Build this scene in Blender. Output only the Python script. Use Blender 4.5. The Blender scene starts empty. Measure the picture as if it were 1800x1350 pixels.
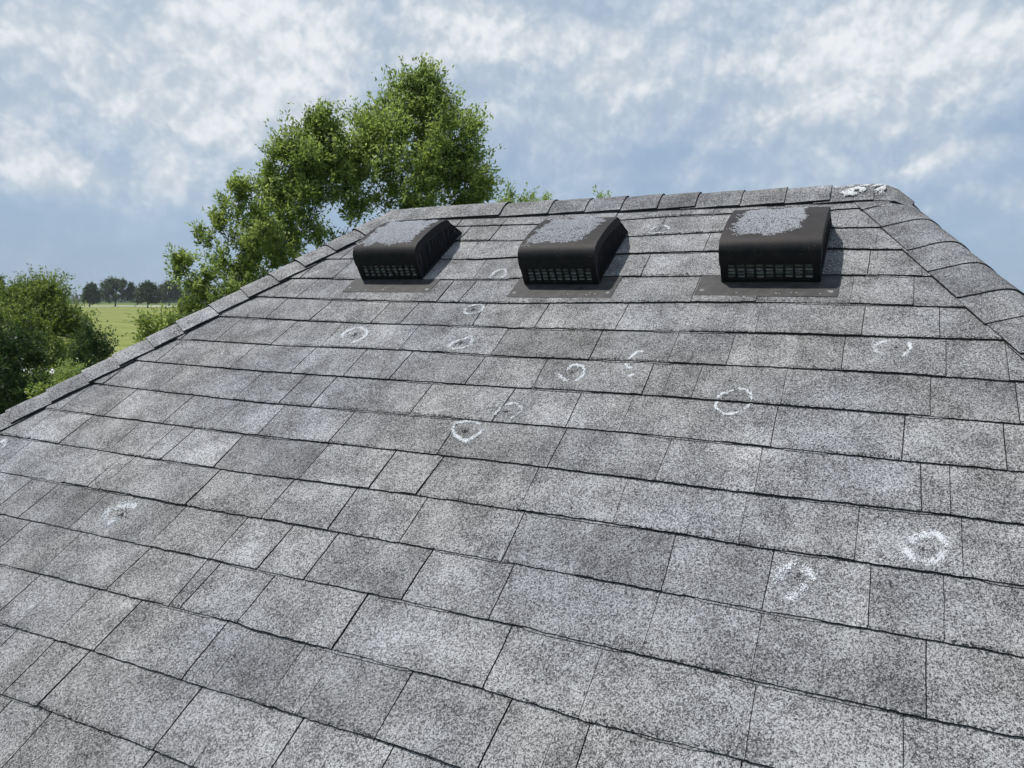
import bpy, math, random
import numpy as np
from mathutils import Vector, Matrix, noise
R = math.radians
sc = bpy.context.scene
col = sc.collection
# ------------------------------------------------------------------ camera
PITCH = R(33.8)
OZ = 4.27                                  # height of the roof frame's origin above the ground
CAM = np.array([0, -1.2495*math.sin(PITCH), OZ+1.2495*math.cos(PITCH)])
WC = np.array([[0.895253, 0.445343, 0.013823], [0.058417, -0.086562, -0.994532], [-0.441712, 0.891166, -0.10351]])
FPX = 1347.37
cd = bpy.data.cameras.new('camera'); cam = bpy.data.objects.new('camera', cd); col.objects.link(cam)
cd.sensor_width = 36; cd.lens = FPX/1800*36; cd.clip_start = .05; cd.clip_end = 20000
cam.matrix_world = Matrix(((WC[0][0], -WC[1][0], -WC[2][0], CAM[0]), (WC[0][1], -WC[1][1], -WC[2][1], CAM[1]), (WC[0][2], -WC[1][2], -WC[2][2], CAM[2]), (0, 0, 0, 1)))
sc.camera = cam
sc.render.resolution_x = 1024; sc.render.resolution_y = 768
# ------------------------------------------------------------------ sun
sd = np.array([-.40, -.224, 1.053]); sd /= np.linalg.norm(sd)      # towards the sun
sl = bpy.data.lights.new('sun', 'SUN'); sl.energy = 4.6; sl.angle = R(1.2); sl.color = (1, .96, .9)
so = bpy.data.objects.new('sun', sl); col.objects.link(so)
so.rotation_euler = Vector(sd).to_track_quat('Z', 'Y').to_euler(); so.location = (-20, -10, 50)
# ------------------------------------------------------------------ world: daylight sky with broken cloud
w = bpy.data.worlds.new('World'); sc.world = w; w.use_nodes = True; w.cycles.sampling_method = 'MANUAL'; w.cycles.sample_map_resolution = 256
nt = w.node_tree; N = nt.nodes; Lk = nt.links; N.clear()
def nd(t, **k):
    n = N.new(t)
    for a, b in k.items(): setattr(n, a, b)
    return n
def mth(op, a, b=None, c=None, clamp=False):
    n = nd('ShaderNodeMath', operation=op); n.use_clamp = clamp
    for i, v in enumerate((a, b, c)):
        if v is None: continue
        if isinstance(v, (int, float)): n.inputs[i].default_value = v
        else: Lk.new(v, n.inputs[i])
    return n.outputs[0]
sky = nd('ShaderNodeTexSky'); sky.sky_type = 'NISHITA'; sky.sun_disc = False
sky.sun_elevation = math.asin(sd[2]); sky.sun_rotation = math.atan2(sd[0], sd[1])
sky.air_density = 1.0; sky.dust_density = 1.2; sky.ozone_density = 1.5
tc = nd('ShaderNodeTexCoord'); sep = nd('ShaderNodeSeparateXYZ'); Lk.new(tc.outputs['Generated'], sep.inputs[0])
az = mth('ARCTAN2', sep.outputs[0], sep.outputs[1]); el = mth('ARCSINE', sep.outputs[2])
cmb = nd('ShaderNodeCombineXYZ'); Lk.new(az, cmb.inputs[0]); Lk.new(el, cmb.inputs[1])
def fbm(vec, scale, detail, rough, off=(0, 0, 0), sc3=(1, 1, 1), rot=0):
    m = nd('ShaderNodeMapping'); m.inputs['Location'].default_value = off; m.inputs['Scale'].default_value = sc3; m.inputs['Rotation'].default_value = (0, 0, rot)
    Lk.new(vec, m.inputs[0]); n = nd('ShaderNodeTexNoise'); n.inputs['Scale'].default_value = scale
    n.inputs['Detail'].default_value = detail; n.inputs['Roughness'].default_value = rough; Lk.new(m.outputs[0], n.inputs[0]); return n
def px2ae(x, y):
    d = np.array([(x-900)/FPX, (y-675)/FPX, 1.]) @ WC; d /= np.linalg.norm(d)
    return math.atan2(d[0], d[1]), math.asin(d[2])
# warp
wn = fbm(cmb.outputs[0], 5, 5, .6)
vs = nd('ShaderNodeVectorMath', operation='SUBTRACT'); Lk.new(wn.outputs['Color'], vs.inputs[0]); vs.inputs[1].default_value = (.5, .5, .5)
vm = nd('ShaderNodeVectorMath', operation='SCALE'); Lk.new(vs.outputs[0], vm.inputs[0]); vm.inputs['Scale'].default_value = .05
wp = nd('ShaderNodeVectorMath', operation='ADD'); Lk.new(cmb.outputs[0], wp.inputs[0]); Lk.new(vm.outputs[0], wp.inputs[1])
ws = nd('ShaderNodeSeparateXYZ'); Lk.new(wp.outputs[0], ws.inputs[0])
BL = [(70,30,120,60,.55),(60,120,80,90,.55),(15,265,60,40,.8),(118,308,62,24,1.1),(128,285,30,20,.5),(350,60,75,60,.9),(440,40,80,60,1.0),(540,35,90,55,1.1),(600,70,60,40,.6),(330,190,90,40,.7),(440,200,140,50,.8),(560,150,60,60,.8),(310,322,36,24,.6),
      (800,60,70,45,.8),(900,40,120,60,1.0),(940,85,90,34,.7),(1080,135,60,34,.8),(1250,140,150,36,.9),(1400,110,60,30,.6),(1490,90,40,30,.8),(1560,35,90,45,1.2),(1500,70,60,40,.6),(1700,90,120,34,1.05),(1780,60,60,40,.7),(1440,170,150,26,.7),(1600,215,90,28,.7),(1400,215,90,24,.6),(1680,270,90,18,.85),(1790,340,55,22,.8),(1690,340,40,16,.7),
      (1250,30,110,40,.5),(1150,40,80,40,.5),(300,120,240,120,.3),(1500,150,300,120,.3)]
acc = None
for (x, y, rx, ry, wt) in BL:
    a, e = px2ae(x, y); ca = math.cos(e)
    dx = mth('MULTIPLY', mth('SUBTRACT', ws.outputs[0], a), FPX*.93*ca/(rx*1.15)); dy = mth('MULTIPLY', mth('SUBTRACT', ws.outputs[1], e), FPX*.95/(ry*1.15))
    if x > 1050: dy = mth('SUBTRACT', dy, mth('MULTIPLY', dx, .25*rx/ry))
    r2 = mth('ADD', mth('MULTIPLY', dx, dx), mth('MULTIPLY', dy, dy))
    g = mth('MULTIPLY', mth('POWER', 2.718, mth('MULTIPLY', r2, -1)), wt)
    acc = g if acc is None else mth('ADD', acc, g)
def puff(scale, off, det=3.):
    """billowy fractal cells"""
    m = nd('ShaderNodeMapping'); m.inputs['Location'].default_value = off; Lk.new(wp.outputs[0], m.inputs[0])
    n = nd('ShaderNodeTexVoronoi'); n.feature = 'F1'; n.normalize = True
    for k_, v_ in (('Scale', scale), ('Detail', det), ('Roughness', .62), ('Lacunarity', 2.1), ('Randomness', 1.0)): n.inputs[k_].default_value = v_
    Lk.new(m.outputs[0], n.inputs['Vector']); return mth('SUBTRACT', .42, n.outputs['Distance'])
n1 = fbm(wp.outputs[0], 5.0, 8, .55, (3.1, 1.7, 0), (1, 1.5, 1), R(-10))
n2 = fbm(wp.outputs[0], 24, 8, .62, (1.3, 5.2, 0), (1, 1.2, 1))
p1 = puff(13, (0, 0, 0)); p1b = puff(13, (.006, -.014, 0))
base = mth('ADD', mth('MULTIPLY', acc, .62), mth('MULTIPLY', mth('SUBTRACT', n1.outputs[0], .5), 1.3))
base = mth('ADD', base, mth('MULTIPLY', mth('SUBTRACT', n2.outputs[0], .5), .32))
base = mth('ADD', base, mth('MULTIPLY', p1, 1.4))
def mrange(v, a, b, c=0, d=1, smooth=True):
    n = nd('ShaderNodeMapRange'); n.interpolation_type = 'SMOOTHSTEP' if smooth else 'LINEAR'
    Lk.new(v, n.inputs['Value'])
    for i, q in zip(('From Min', 'From Max', 'To Min', 'To Max'), (a, b, c, d)): n.inputs[i].default_value = q
    return n.outputs[0]
mask = mth('MULTIPLY', mrange(base, .26, 1.05), mrange(el, .02, .14))
relief = mth('ADD', mth('MULTIPLY', mth('SUBTRACT', p1, p1b), 3.4), mth('MULTIPLY', mth('SUBTRACT', n2.outputs[0], .5), .6))
lum = mrange(mth('ADD', relief, mth('MULTIPLY', base, .38)), -.05, 1.0)
def mix(f, a, b):
    n = nd('ShaderNodeMix', data_type='RGBA')
    if isinstance(f, (int, float)): n.inputs[0].default_value = f
    else: Lk.new(f, n.inputs[0])
    for i, v in ((6, a), (7, b)):
        if isinstance(v, tuple): n.inputs[i].default_value = (*v, 1)
        else: Lk.new(v, n.inputs[i])
    return n.outputs[2]
K = 10.0                                         # background runs at strength 0.1
veil = mix(mrange(el, 0, .6, 0, 1, False), (.35*K, .49*K, .68*K), (.53*K, .625*K, .73*K))
veil2 = mix(mrange(n1.outputs[0], .3, .7), (.33*K, .455*K, .64*K), veil)
clear = mix(.78, sky.outputs[0], veil2)
cloud = mix(lum, (.53*K, .61*K, .695*K), (.84*K, .87*K, .90*K))
vl = mth('ADD', mth('MULTIPLY', mrange(mth('ADD', el, mth('MULTIPLY', mth('SUBTRACT', n1.outputs[0], .5), .45)), .06, .32), .55), mth('MULTIPLY', mrange(base, -.3, .7), .25))
thin = mix(mrange(mth('ADD', relief, mth('MULTIPLY', n2.outputs[0], .6)), -.1, .9), (.43*K, .525*K, .65*K), (.62*K, .70*K, .785*K))
clear = mix(vl, clear, thin)
skyc = mix(mask, clear, cloud)
bg = nd('ShaderNodeBackground'); bg.inputs[1].default_value = .1; Lk.new(skyc, bg.inputs[0])
wo = nd('ShaderNodeOutputWorld'); Lk.new(bg.outputs[0], wo.inputs[0])
sc.view_settings.view_transform = 'Standard'; sc.view_settings.look = 'None'; sc.view_settings.gamma = 1; sc.view_settings.exposure = 0
sc.render.engine = 'CYCLES'
# ------------------------------------------------------------------ helpers
rng = np.random.default_rng(7); random.seed(7)
class MB:
    """collects vertices and faces of ONE mesh object"""
    def __init__(s): s.v = []; s.f = []; s.m = []; s.t = []
    def add(s, vs, fs, m=0, t=.5):
        o = len(s.v); s.v += [tuple(map(float, q)) for q in vs]; s.t += ([t]*len(vs) if not isinstance(t, (list, tuple)) else list(t))
        s.f += [tuple(o+i for i in f) for f in fs]; s.m += [m]*len(fs)
    def box(s, c, sz, m=0, ax=None, t=.5, bev=0):
        c = np.array(c, float); h = np.array(sz, float)/2; A = np.eye(3) if ax is None else np.array(ax)
        P = [c + (A.T @ (h*np.array(q))) for q in ((-1,-1,-1),(1,-1,-1),(1,1,-1),(-1,1,-1),(-1,-1,1),(1,-1,1),(1,1,1),(-1,1,1))]
        s.add(P, [(0,3,2,1),(4,5,6,7),(0,1,5,4),(1,2,6,5),(2,3,7,6),(3,0,4,7)], m, t)
    def tube(s, pts, rad, n=6, m=0, t=.5):
        pts = [np.array(p, float) for p in pts]; ring = []; o = len(s.v)
        for i, p in enumerate(pts):
            d = pts[min(i+1, len(pts)-1)] - pts[max(i-1, 0)]; d /= (np.linalg.norm(d)+1e-9)
            a = np.cross(d, (0, 0, 1) if abs(d[2]) < .9 else (1, 0, 0)); a /= np.linalg.norm(a); b = np.cross(d, a)
            ring += [p + rad[i]*(math.cos(q)*a+math.sin(q)*b) for q in (2*math.pi*k/n for k in range(n))]
        fs = [(i*n+k, i*n+(k+1) % n, (i+1)*n+(k+1) % n, (i+1)*n+k) for i in range(len(pts)-1) for k in range(n)]
        s.add(ring, fs, m, t)
    def build(s, name, mats, parent=None, smooth=False):
        me = bpy.data.meshes.new(name); me.from_pydata(s.v, [], s.f)
        for q in mats: me.materials.append(q)
        me.polygons.foreach_set('material_index', s.m)
        if smooth: me.polygons.foreach_set('use_smooth', [True]*len(s.f))
        at = me.attributes.new('tint', 'FLOAT', 'POINT'); at.data.foreach_set('value', s.t)
        me.update(); o = bpy.data.objects.new(name, me); col.objects.link(o); o.parent = parent
        return o
def fast_mesh(name, V, quads, mats, parent=None, tint=None, midx=None, smooth=False):
    me = bpy.data.meshes.new(name); n = len(quads); k = quads.shape[1]
    me.vertices.add(len(V)); me.vertices.foreach_set('co', V.astype(np.float32).ravel())
    me.loops.add(n*k); me.loops.foreach_set('vertex_index', quads.astype(np.int32).ravel())
    me.polygons.add(n); me.polygons.foreach_set('loop_start', np.arange(0, n*k, k, dtype=np.int32))
    for q in mats: me.materials.append(q)
    if midx is not None: me.polygons.foreach_set('material_index', midx.astype(np.int32))
    if tint is not None:
        at = me.attributes.new('tint', 'FLOAT', 'POINT'); at.data.foreach_set('value', tint.astype(np.float32))
    me.update(calc_edges=True); o = bpy.data.objects.new(name, me); col.objects.link(o); o.parent = parent
    if smooth: me.polygons.foreach_set('use_smooth', [True]*n)
    return o
def empty(name, loc=(0, 0, 0)):
    o = bpy.data.objects.new(name, None); o.location = loc; o.empty_display_size = .2; col.objects.link(o); return o
def tag(o, label=None, cat=None, group=None, kind=None):
    for k, v in (('label', label), ('category', cat), ('group', group), ('kind', kind)):
        if v: o[k] = v
    return o
def mat(name):
    m = bpy.data.materials.new(name); m.use_nodes = True; t = m.node_tree
    return m, t, t.nodes['Principled BSDF'], t.nodes.new, t.links.new
def simple(name, c, rough=.7, metal=0, var=.15, scale=8, bump=0, bs=200, spec=.3):
    m, t, p, nn, lk = mat(name); p.inputs['Roughness'].default_value = rough; p.inputs['Metallic'].default_value = metal
    p.inputs['Specular IOR Level'].default_value = spec
    tcn = nn('ShaderNodeTexCoord'); n = nn('ShaderNodeTexNoise'); n.inputs['Scale'].default_value = scale; n.inputs['Detail'].default_value = 6; lk(tcn.outputs['Object'], n.inputs[0])
    r = nn('ShaderNodeValToRGB'); lk(n.outputs[0], r.inputs[0]); r.color_ramp.elements[0].position = .3; r.color_ramp.elements[1].position = .7
    r.color_ramp.elements[0].color = (*[q*(1-var) for q in c], 1); r.color_ramp.elements[1].color = (*[min(1, q*(1+var)) for q in c], 1); lk(r.outputs[0], p.inputs['Base Color'])
    if bump:
        n2 = nn('ShaderNodeTexNoise'); n2.inputs['Scale'].default_value = bs; n2.inputs['Detail'].default_value = 4; lk(tcn.outputs['Object'], n2.inputs[0])
        b = nn('ShaderNodeBump'); b.inputs['Strength'].default_value = bump; b.inputs['Distance'].default_value = .002; lk(n2.outputs[0], b.inputs['Height']); lk(b.outputs[0], p.inputs['Normal'])
    return m
# measured course lines (u,v), shingle joints (u at head, u at butt) and chalk strokes, in metres on the front slope
COURSES={1:[(-1.605,2.4168),(-1.226,2.4096),(-0.891,2.4205),(-0.747,2.4308),(-0.54,2.4349),(-0.21,2.4309),(-0.122,2.4385)],2:[(-1.514,2.2953),(-1.295,2.2869),(-0.804,2.295),(-0.541,2.3076),(-0.187,2.3121),(-0.05,2.307)],3:[(-2.019,2.1736),(-1.503,2.1602),(-1.377,2.1509),(-1.242,2.1614),(-0.771,2.1743),(-0.52,2.1805),(-0.188,2.1825),(0.015,2.1684)],4:[(-2.112,2.0245),(-1.828,2.0173),(-1.477,2.0144),(-1.19,2.0136),(-1.182,2.0209),(-0.817,2.0299),(-0.491,2.0329),(-0.141,2.0336),(0.083,2.0261)],5:[(-2.206,1.8892),(-1.754,1.8737),(-1.389,1.8683),(-1.118,1.8674),(-0.563,1.8858),(-0.322,1.8909),(-0.066,1.8867),(0.157,1.8763)],6:[(-2.268,1.7497),(-1.87,1.7386),(-1.604,1.7337),(-1.162,1.7348),(-1.06,1.7301),(-0.529,1.7381),(-0.3,1.7402),(-0.058,1.7402),(0.218,1.74)],7:[(-2.364,1.598),(-1.941,1.5896),(-1.407,1.5948),(-1.0,1.5878),(-0.653,1.5918),(-0.279,1.5962),(0.011,1.593),(0.264,1.5852)],8:[(-2.468,1.4585),(-1.891,1.4454),(-1.321,1.447),(-0.941,1.4498),(-0.575,1.4549),(-0.259,1.4509),(0.033,1.4475),(0.255,1.4417)],9:[(-2.56,1.3162),(-1.769,1.2951),(-1.387,1.3016),(-0.881,1.3063),(-0.572,1.3107),(-0.237,1.3043),(0.065,1.2998),(0.246,1.2995)],10:[(-2.641,1.1681),(-2.151,1.161),(-1.657,1.1576),(-1.203,1.1628),(-0.821,1.1653),(-0.529,1.1606),(-0.216,1.1579),(0.074,1.1616),(0.236,1.1581)],11:[(-2.666,1.0221),(-2.197,1.0178),(-1.912,1.014),(-1.54,1.0129),(-1.162,1.0213),(-0.761,1.0223),(-0.382,1.0207),(-0.196,1.0163),(-0.011,1.0175),(0.227,1.0168)],12:[(-2.514,0.8729),(-2.035,0.8745),(-1.682,0.8713),(-1.428,0.8744),(-0.992,0.8765),(-0.7,0.8768),(-0.377,0.873),(-0.188,0.872),(0.055,0.8742),(0.218,0.8745)],13:[(-2.313,0.7287),(-1.679,0.7307),(-1.312,0.7317),(-0.9,0.7342),(-0.639,0.7337),(-0.449,0.7318),(-0.155,0.7289),(0.048,0.7296),(0.208,0.7335)],14:[(-2.112,0.5836),(-1.71,0.5882),(-1.251,0.5942),(-1.196,0.5881),(-0.808,0.5928),(-0.579,0.5912),(-0.428,0.586),(-0.17,0.5918)],15:[(-1.913,0.4407),(-1.568,0.4453),(-1.229,0.4461),(-1.082,0.448),(-0.796,0.4518),(-0.633,0.4487)],16:[(-1.719,0.3006),(-1.582,0.3042),(-1.232,0.3066),(-1.128,0.3059)]}
JOINTS={0:[(-1.603,-1.595),(-1.387,-1.39)],1:[(-1.394,-1.392),(-0.743,-0.745),(-0.539,-0.535)],2:[(-2.015,-2.018),(-1.439,-1.428),(-0.564,-0.561)],3:[(-1.952,-1.955),(-1.344,-1.33),(-0.735,-0.729),(-0.074,-0.075)],4:[(-2.029,-2.036),(-1.753,-1.761),(-1.409,-1.404),(-1.316,-1.318),(-0.541,-0.538)],5:[(-2.085,-2.08),(-1.858,-1.87),(-1.596,-1.597),(-1.476,-1.48),(-1.212,-1.203),(-0.987,-0.983),(-0.725,-0.726),(-0.51,-0.512),(-0.338,-0.334),(-0.072,-0.073)],6:[(-2.204,-2.206),(-1.924,-1.935),(-1.719,-1.717),(-1.402,-1.401),(-1.271,-1.277),(-1.073,-1.068),(-0.764,-0.758),(-0.538,-0.537),(-0.384,-0.383),(-0.11,-0.109),(0.115,0.114)],7:[(-2.379,-2.378),(-2.003,-2.007),(-1.735,-1.739),(-1.527,-1.525),(-1.349,-1.352),(-1.085,-1.089),(-0.886,-0.879),(-0.573,-0.569),(-0.519,-0.517),(-0.443,-0.442),(-0.233,-0.229),(0.083,0.082)],8:[(-2.506,-2.51),(-2.22,-2.22),(-1.857,-1.862),(-1.674,-1.676),(-1.552,-1.551),(-1.198,-1.199),(-0.928,-0.938),(-0.735,-0.728),(-0.591,-0.588),(-0.236,-0.232),(0.034,0.031)],9:[(-2.567,-2.573),(-2.326,-2.334),(-2.048,-2.053),(-1.832,-1.835),(-1.651,-1.647),(-1.386,-1.388),(-1.038,-1.035),(-0.725,-0.725),(-0.455,-0.46),(-0.25,-0.244),(0.066,0.069),(0.119,0.118)],10:[(-2.391,-2.395),(-2.153,-2.15),(-1.992,-1.993),(-1.903,-1.915),(-1.705,-1.699),(-1.386,-1.389),(-1.163,-1.162),(-1.013,-1.022),(-0.747,-0.743),(-0.524,-0.517),(-0.258,-0.253),(-0.04,-0.042)],11:[(-2.536,-2.543),(-2.196,-2.208),(-2.028,-2.029),(-1.673,-1.677),(-1.406,-1.407),(-1.201,-1.194),(-0.99,-0.988),(-0.728,-0.723),(-0.381,-0.374),(-0.185,-0.186),(-0.012,-0.01)],12:[(-2.341,-2.346),(-2.212,-2.22),(-1.992,-1.997),(-1.677,-1.677),(-1.451,-1.454),(-1.301,-1.307),(-1.162,-1.165),(-0.896,-0.901),(-0.694,-0.689),(-0.377,-0.376),(-0.185,-0.184),(0.079,0.08)],13:[(-1.942,-1.944),(-1.669,-1.682),(-1.469,-1.465),(-1.422,-1.431),(-1.25,-1.253),(-0.987,-0.988),(-0.638,-0.638),(-0.448,-0.448),(-0.174,-0.17),(0.048,0.052)],14:[(-1.938,-1.945),(-1.711,-1.713),(-1.556,-1.565),(-1.282,-1.284),(-1.057,-1.059),(-0.793,-0.796),(-0.577,-0.584),(-0.426,-0.423)],15:[(-1.579,-1.586),(-1.227,-1.231),(-0.961,-0.962),(-0.755,-0.754)],16:[(-1.542,-1.539),(-1.226,-1.23)]}
CHALK=[([[(-1.661,1.6392),(-1.6709,1.665),(-1.6649,1.6854),(-1.6499,1.6995),(-1.626,1.7073),(-1.597,1.6953),(-1.5781,1.6764)],[(-1.5781,1.6764),(-1.5736,1.6506),(-1.584,1.6339),(-1.5987,1.6202)]],0.0081,1.0,(-1.6203,1.6611,0.0278,0.0306)),([[(-1.2658,2.0194),(-1.2674,2.0532),(-1.2555,2.072),(-1.2379,2.0833),(-1.2206,2.064),(-1.2128,2.0303),(-1.2241,2.0156)]],0.0064,0.9,None),([[(-1.2742,1.8248),(-1.2732,1.8451),(-1.2501,1.8559),(-1.2224,1.8565),(-1.2078,1.8434),(-1.2098,1.82),(-1.2247,1.8063),(-1.251,1.7989),(-1.27,1.8115),(-1.2742,1.8248)]],0.0059,0.9,(-1.2418,1.8291,0.0171,0.0188)),([[(-1.2312,1.6181),(-1.2289,1.6422),(-1.2147,1.6551),(-1.1951,1.6653),(-1.1823,1.6812),(-1.1651,1.658),(-1.1606,1.6315),(-1.1752,1.6158),(-1.2037,1.6081),(-1.2312,1.6181)]],0.0067,0.9,(-1.1996,1.641,0.0199,0.0219)),([[(-0.7785,2.3056),(-0.7726,2.3374),(-0.7563,2.3607),(-0.7368,2.3635),(-0.7145,2.3458),(-0.7106,2.3216),(-0.7267,2.3066),(-0.752,2.3041),(-0.7733,2.3013)]],0.0052,0.7,None),([[(-0.8089,1.5382),(-0.8044,1.5594),(-0.7878,1.5659),(-0.7671,1.5597),(-0.7563,1.5426),(-0.7496,1.5178),(-0.756,1.4972),(-0.7648,1.489)],[(-0.8275,1.5186),(-0.8056,1.5002),(-0.7882,1.4893)]],0.0071,1.0,(-0.7881,1.5322,0.0149,0.0164)),([[(-0.6448,1.5976),(-0.6394,1.6188),(-0.6309,1.6351),(-0.6149,1.6362)],[(-0.6499,1.5818),(-0.638,1.5624),(-0.6255,1.5634)],[(-0.6254,1.5237),(-0.6127,1.5347)]],0.0064,1.3,None),([[(-0.9223,1.3758),(-0.9055,1.3848),(-0.8861,1.375),(-0.8722,1.3578),(-0.8768,1.3364),(-0.888,1.319)],[(-0.9453,1.326),(-0.9408,1.3429),(-0.9345,1.3601)]],0.0058,0.9,(-0.9114,1.3463,0.0165,0.0181)),([[(-1.0415,1.2888),(-1.038,1.2639),(-1.0225,1.2433),(-0.9976,1.2244),(-0.9763,1.2229),(-0.963,1.2378),(-0.9522,1.2547),(-0.9527,1.2816)],[(-1.0382,1.2893),(-1.022,1.2959),(-1.0004,1.2985),(-0.9664,1.2889)]],0.0077,0.9,(-0.9982,1.2577,0.0218,0.024)),([[(-0.381,1.4527),(-0.3796,1.4311),(-0.3687,1.4174),(-0.3545,1.4063)],[(-0.3818,1.457),(-0.3729,1.4756),(-0.3578,1.4837),(-0.3454,1.4917)],[(-0.3365,1.5037),(-0.3162,1.4968),(-0.2997,1.4787),(-0.297,1.4616)],[(-0.3502,1.4048),(-0.3305,1.407),(-0.3135,1.4237),(-0.299,1.4486)]],0.0055,0.9,(-0.3345,1.4685,0.019,0.0209)),([[(-0.0147,1.7219),(-0.031,1.7137),(-0.039,1.694),(-0.033,1.6755),(-0.0174,1.6627)],[(0.0344,1.7223),(0.0399,1.6967),(0.0342,1.6778),(0.0247,1.6633)]],0.0056,1.0,(0.0076,1.697,0.0191,0.021)),([[(0.0465,1.0799),(0.0568,1.0917),(0.0719,1.1002),(0.0832,1.101)],[(0.0888,1.112),(0.1029,1.1048),(0.1102,1.0855),(0.1036,1.0638),(0.0935,1.0484)],[(0.0449,1.0657),(0.052,1.0439),(0.0661,1.0348),(0.0835,1.0371),(0.0963,1.0476)]],0.008,1.2,(0.0704,1.0639,0.0152,0.0167)),([[(-0.1679,0.9645),(-0.1544,0.9796),(-0.1433,0.9902)],[(-0.1271,0.9826),(-0.1122,0.9749),(-0.1072,0.9652)],[(-0.1707,0.9544),(-0.1637,0.9478)],[(-0.1196,0.9414),(-0.1249,0.9272),(-0.1353,0.9146),(-0.1457,0.902)]],0.0092,0.9,(-0.1348,0.9606,0.0131,0.0144)),([[(-1.9053,0.7769),(-1.9229,0.799),(-1.9209,0.8164)],[(-1.9049,0.83),(-1.8771,0.8392),(-1.8399,0.8393)],[(-1.8764,0.7657),(-1.8646,0.7803)]],0.0129,0.8,(-1.8621,0.8057,0.0274,0.0301)),([[(-2.6723,0.9871),(-2.6674,1.0019),(-2.6294,0.9789),(-2.6312,0.962)]],0.0101,1.0,None)]
# ------------------------------------------------------------------ materials of the roof
def granule_mat(name, lo, mid, hi, tintamp=1.0, blue=0):
    """mineral granules on asphalt: mixed light and dark grains, blotchy wear"""
    m, t, p, nn, lk = mat(name); p.inputs['Roughness'].default_value = .92; p.inputs['Specular IOR Level'].default_value = .15
    tcn = nn('ShaderNodeTexCoord'); O = tcn.outputs['Object']
    def vor(s):
        v = nn('ShaderNodeTexVoronoi'); v.inputs['Scale'].default_value = s; lk(O, v.inputs['Vector']); return v
    def noi(s, d=4, r=.6):
        v = nn('ShaderNodeTexNoise'); v.inputs['Scale'].default_value = s; v.inputs['Detail'].default_value = d; v.inputs['Roughness'].default_value = r; lk(O, v.inputs['Vector']); return v
    def mm(op, a, b, cl=False):
        n = nn('ShaderNodeMath'); n.operation = op; n.use_clamp = cl
        for i, q in enumerate((a, b)):
            if isinstance(q, (int, float)): n.inputs[i].default_value = q
            else: lk(q, n.inputs[i])
        return n.outputs[0]
    va, vb = vor(640), vor(350)
    def bw(v):
        n = nn('ShaderNodeRGBToBW'); lk(v.outputs['Color'], n.inputs[0]); return n.outputs[0]
    ga, gb = bw(va), bw(vb)
    n0 = noi(210, 3, .7); n1 = noi(9, 5, .65); n2 = noi(2.3, 4, .6)
    g = mm('ADD', mm('MULTIPLY', ga, .80), mm('MULTIPLY', gb, .55))
    g = mm('ADD', g, mm('MULTIPLY', mm('SUBTRACT', n0.outputs[0], .5), .7))
    g = mm('SUBTRACT', g, .17)
    g = mm('ADD', g, mm('MULTIPLY', mm('SUBTRACT', n1.outputs[0], .5), .55))
    r = nn('ShaderNodeValToRGB'); lk(g, r.inputs[0]); e = r.color_ramp.elements
    e[0].position = .22; e[0].color = (*lo, 1); e[1].position = .80; e[1].color = (*hi, 1); q = e.new(.46); q.color = (*mid, 1)
    at = nn('ShaderNodeAttribute'); at.attribute_name = 'tint'
    k = mm('ADD', mm('MULTIPLY', mm('SUBTRACT', at.outputs['Fac'], .5), .34*tintamp), 1.0)
    k = mm('MULTIPLY', k, mm('ADD', mm('MULTIPLY', mm('SUBTRACT', n1.outputs[0], .5), .8), 1.0))
    k = mm('MULTIPLY', k, mm('ADD', mm('MULTIPLY', mm('SUBTRACT', n2.outputs[0], .5), .35), 1.0))
    vmn = nn('ShaderNodeVectorMath'); vmn.operation = 'SCALE'; lk(r.outputs[0], vmn.inputs[0]); lk(k, vmn.inputs['Scale'])
    # faint warm / violet casts between shingles
    cst = noi(1.7, 2); cr = nn('ShaderNodeValToRGB'); lk(cst.outputs[0], cr.inputs[0]); ce = cr.color_ramp.elements
    ce[0].position = .35; ce[0].color = (.985, .985, 1.02, 1); ce[1].position = .65; ce[1].color = (1.02, 1.0, .97, 1)
    mu = nn('ShaderNodeVectorMath'); mu.operation = 'MULTIPLY'; lk(vmn.outputs[0], mu.inputs[0]); lk(cr.outputs[0], mu.inputs[1])
    lk(mu.outputs[0], p.inputs['Base Color'])
    b = nn('ShaderNodeBump'); b.inputs['Strength'].default_value = .55; b.inputs['Distance'].default_value = .0016
    hh = mm('ADD', mm('MULTIPLY', va.outputs['Distance'], -1.0), mm('MULTIPLY', n0.outputs[0], .8)); lk(hh, b.inputs['Height']); lk(b.outputs[0], p.inputs['Normal'])
    return m
M_GRAN = granule_mat('shingle_granules', (.040, .040, .043), (.156, .157, .161), (.365, .37, .38))
M_CAP = granule_mat('cap_granules', (.042, .043, .048), (.132, .134, .142), (.325, .33, .34))
M_EDGE = simple('asphalt_edge', (.028, .028, .030), .9, var=.5, scale=150)
M_CHALK = simple('chalk', (.80, .80, .82), .95, var=.05)
M_FLECKS = simple('bruise_and_edge_flecks', (.055, .055, .06), .9, var=.4, scale=100)
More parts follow.
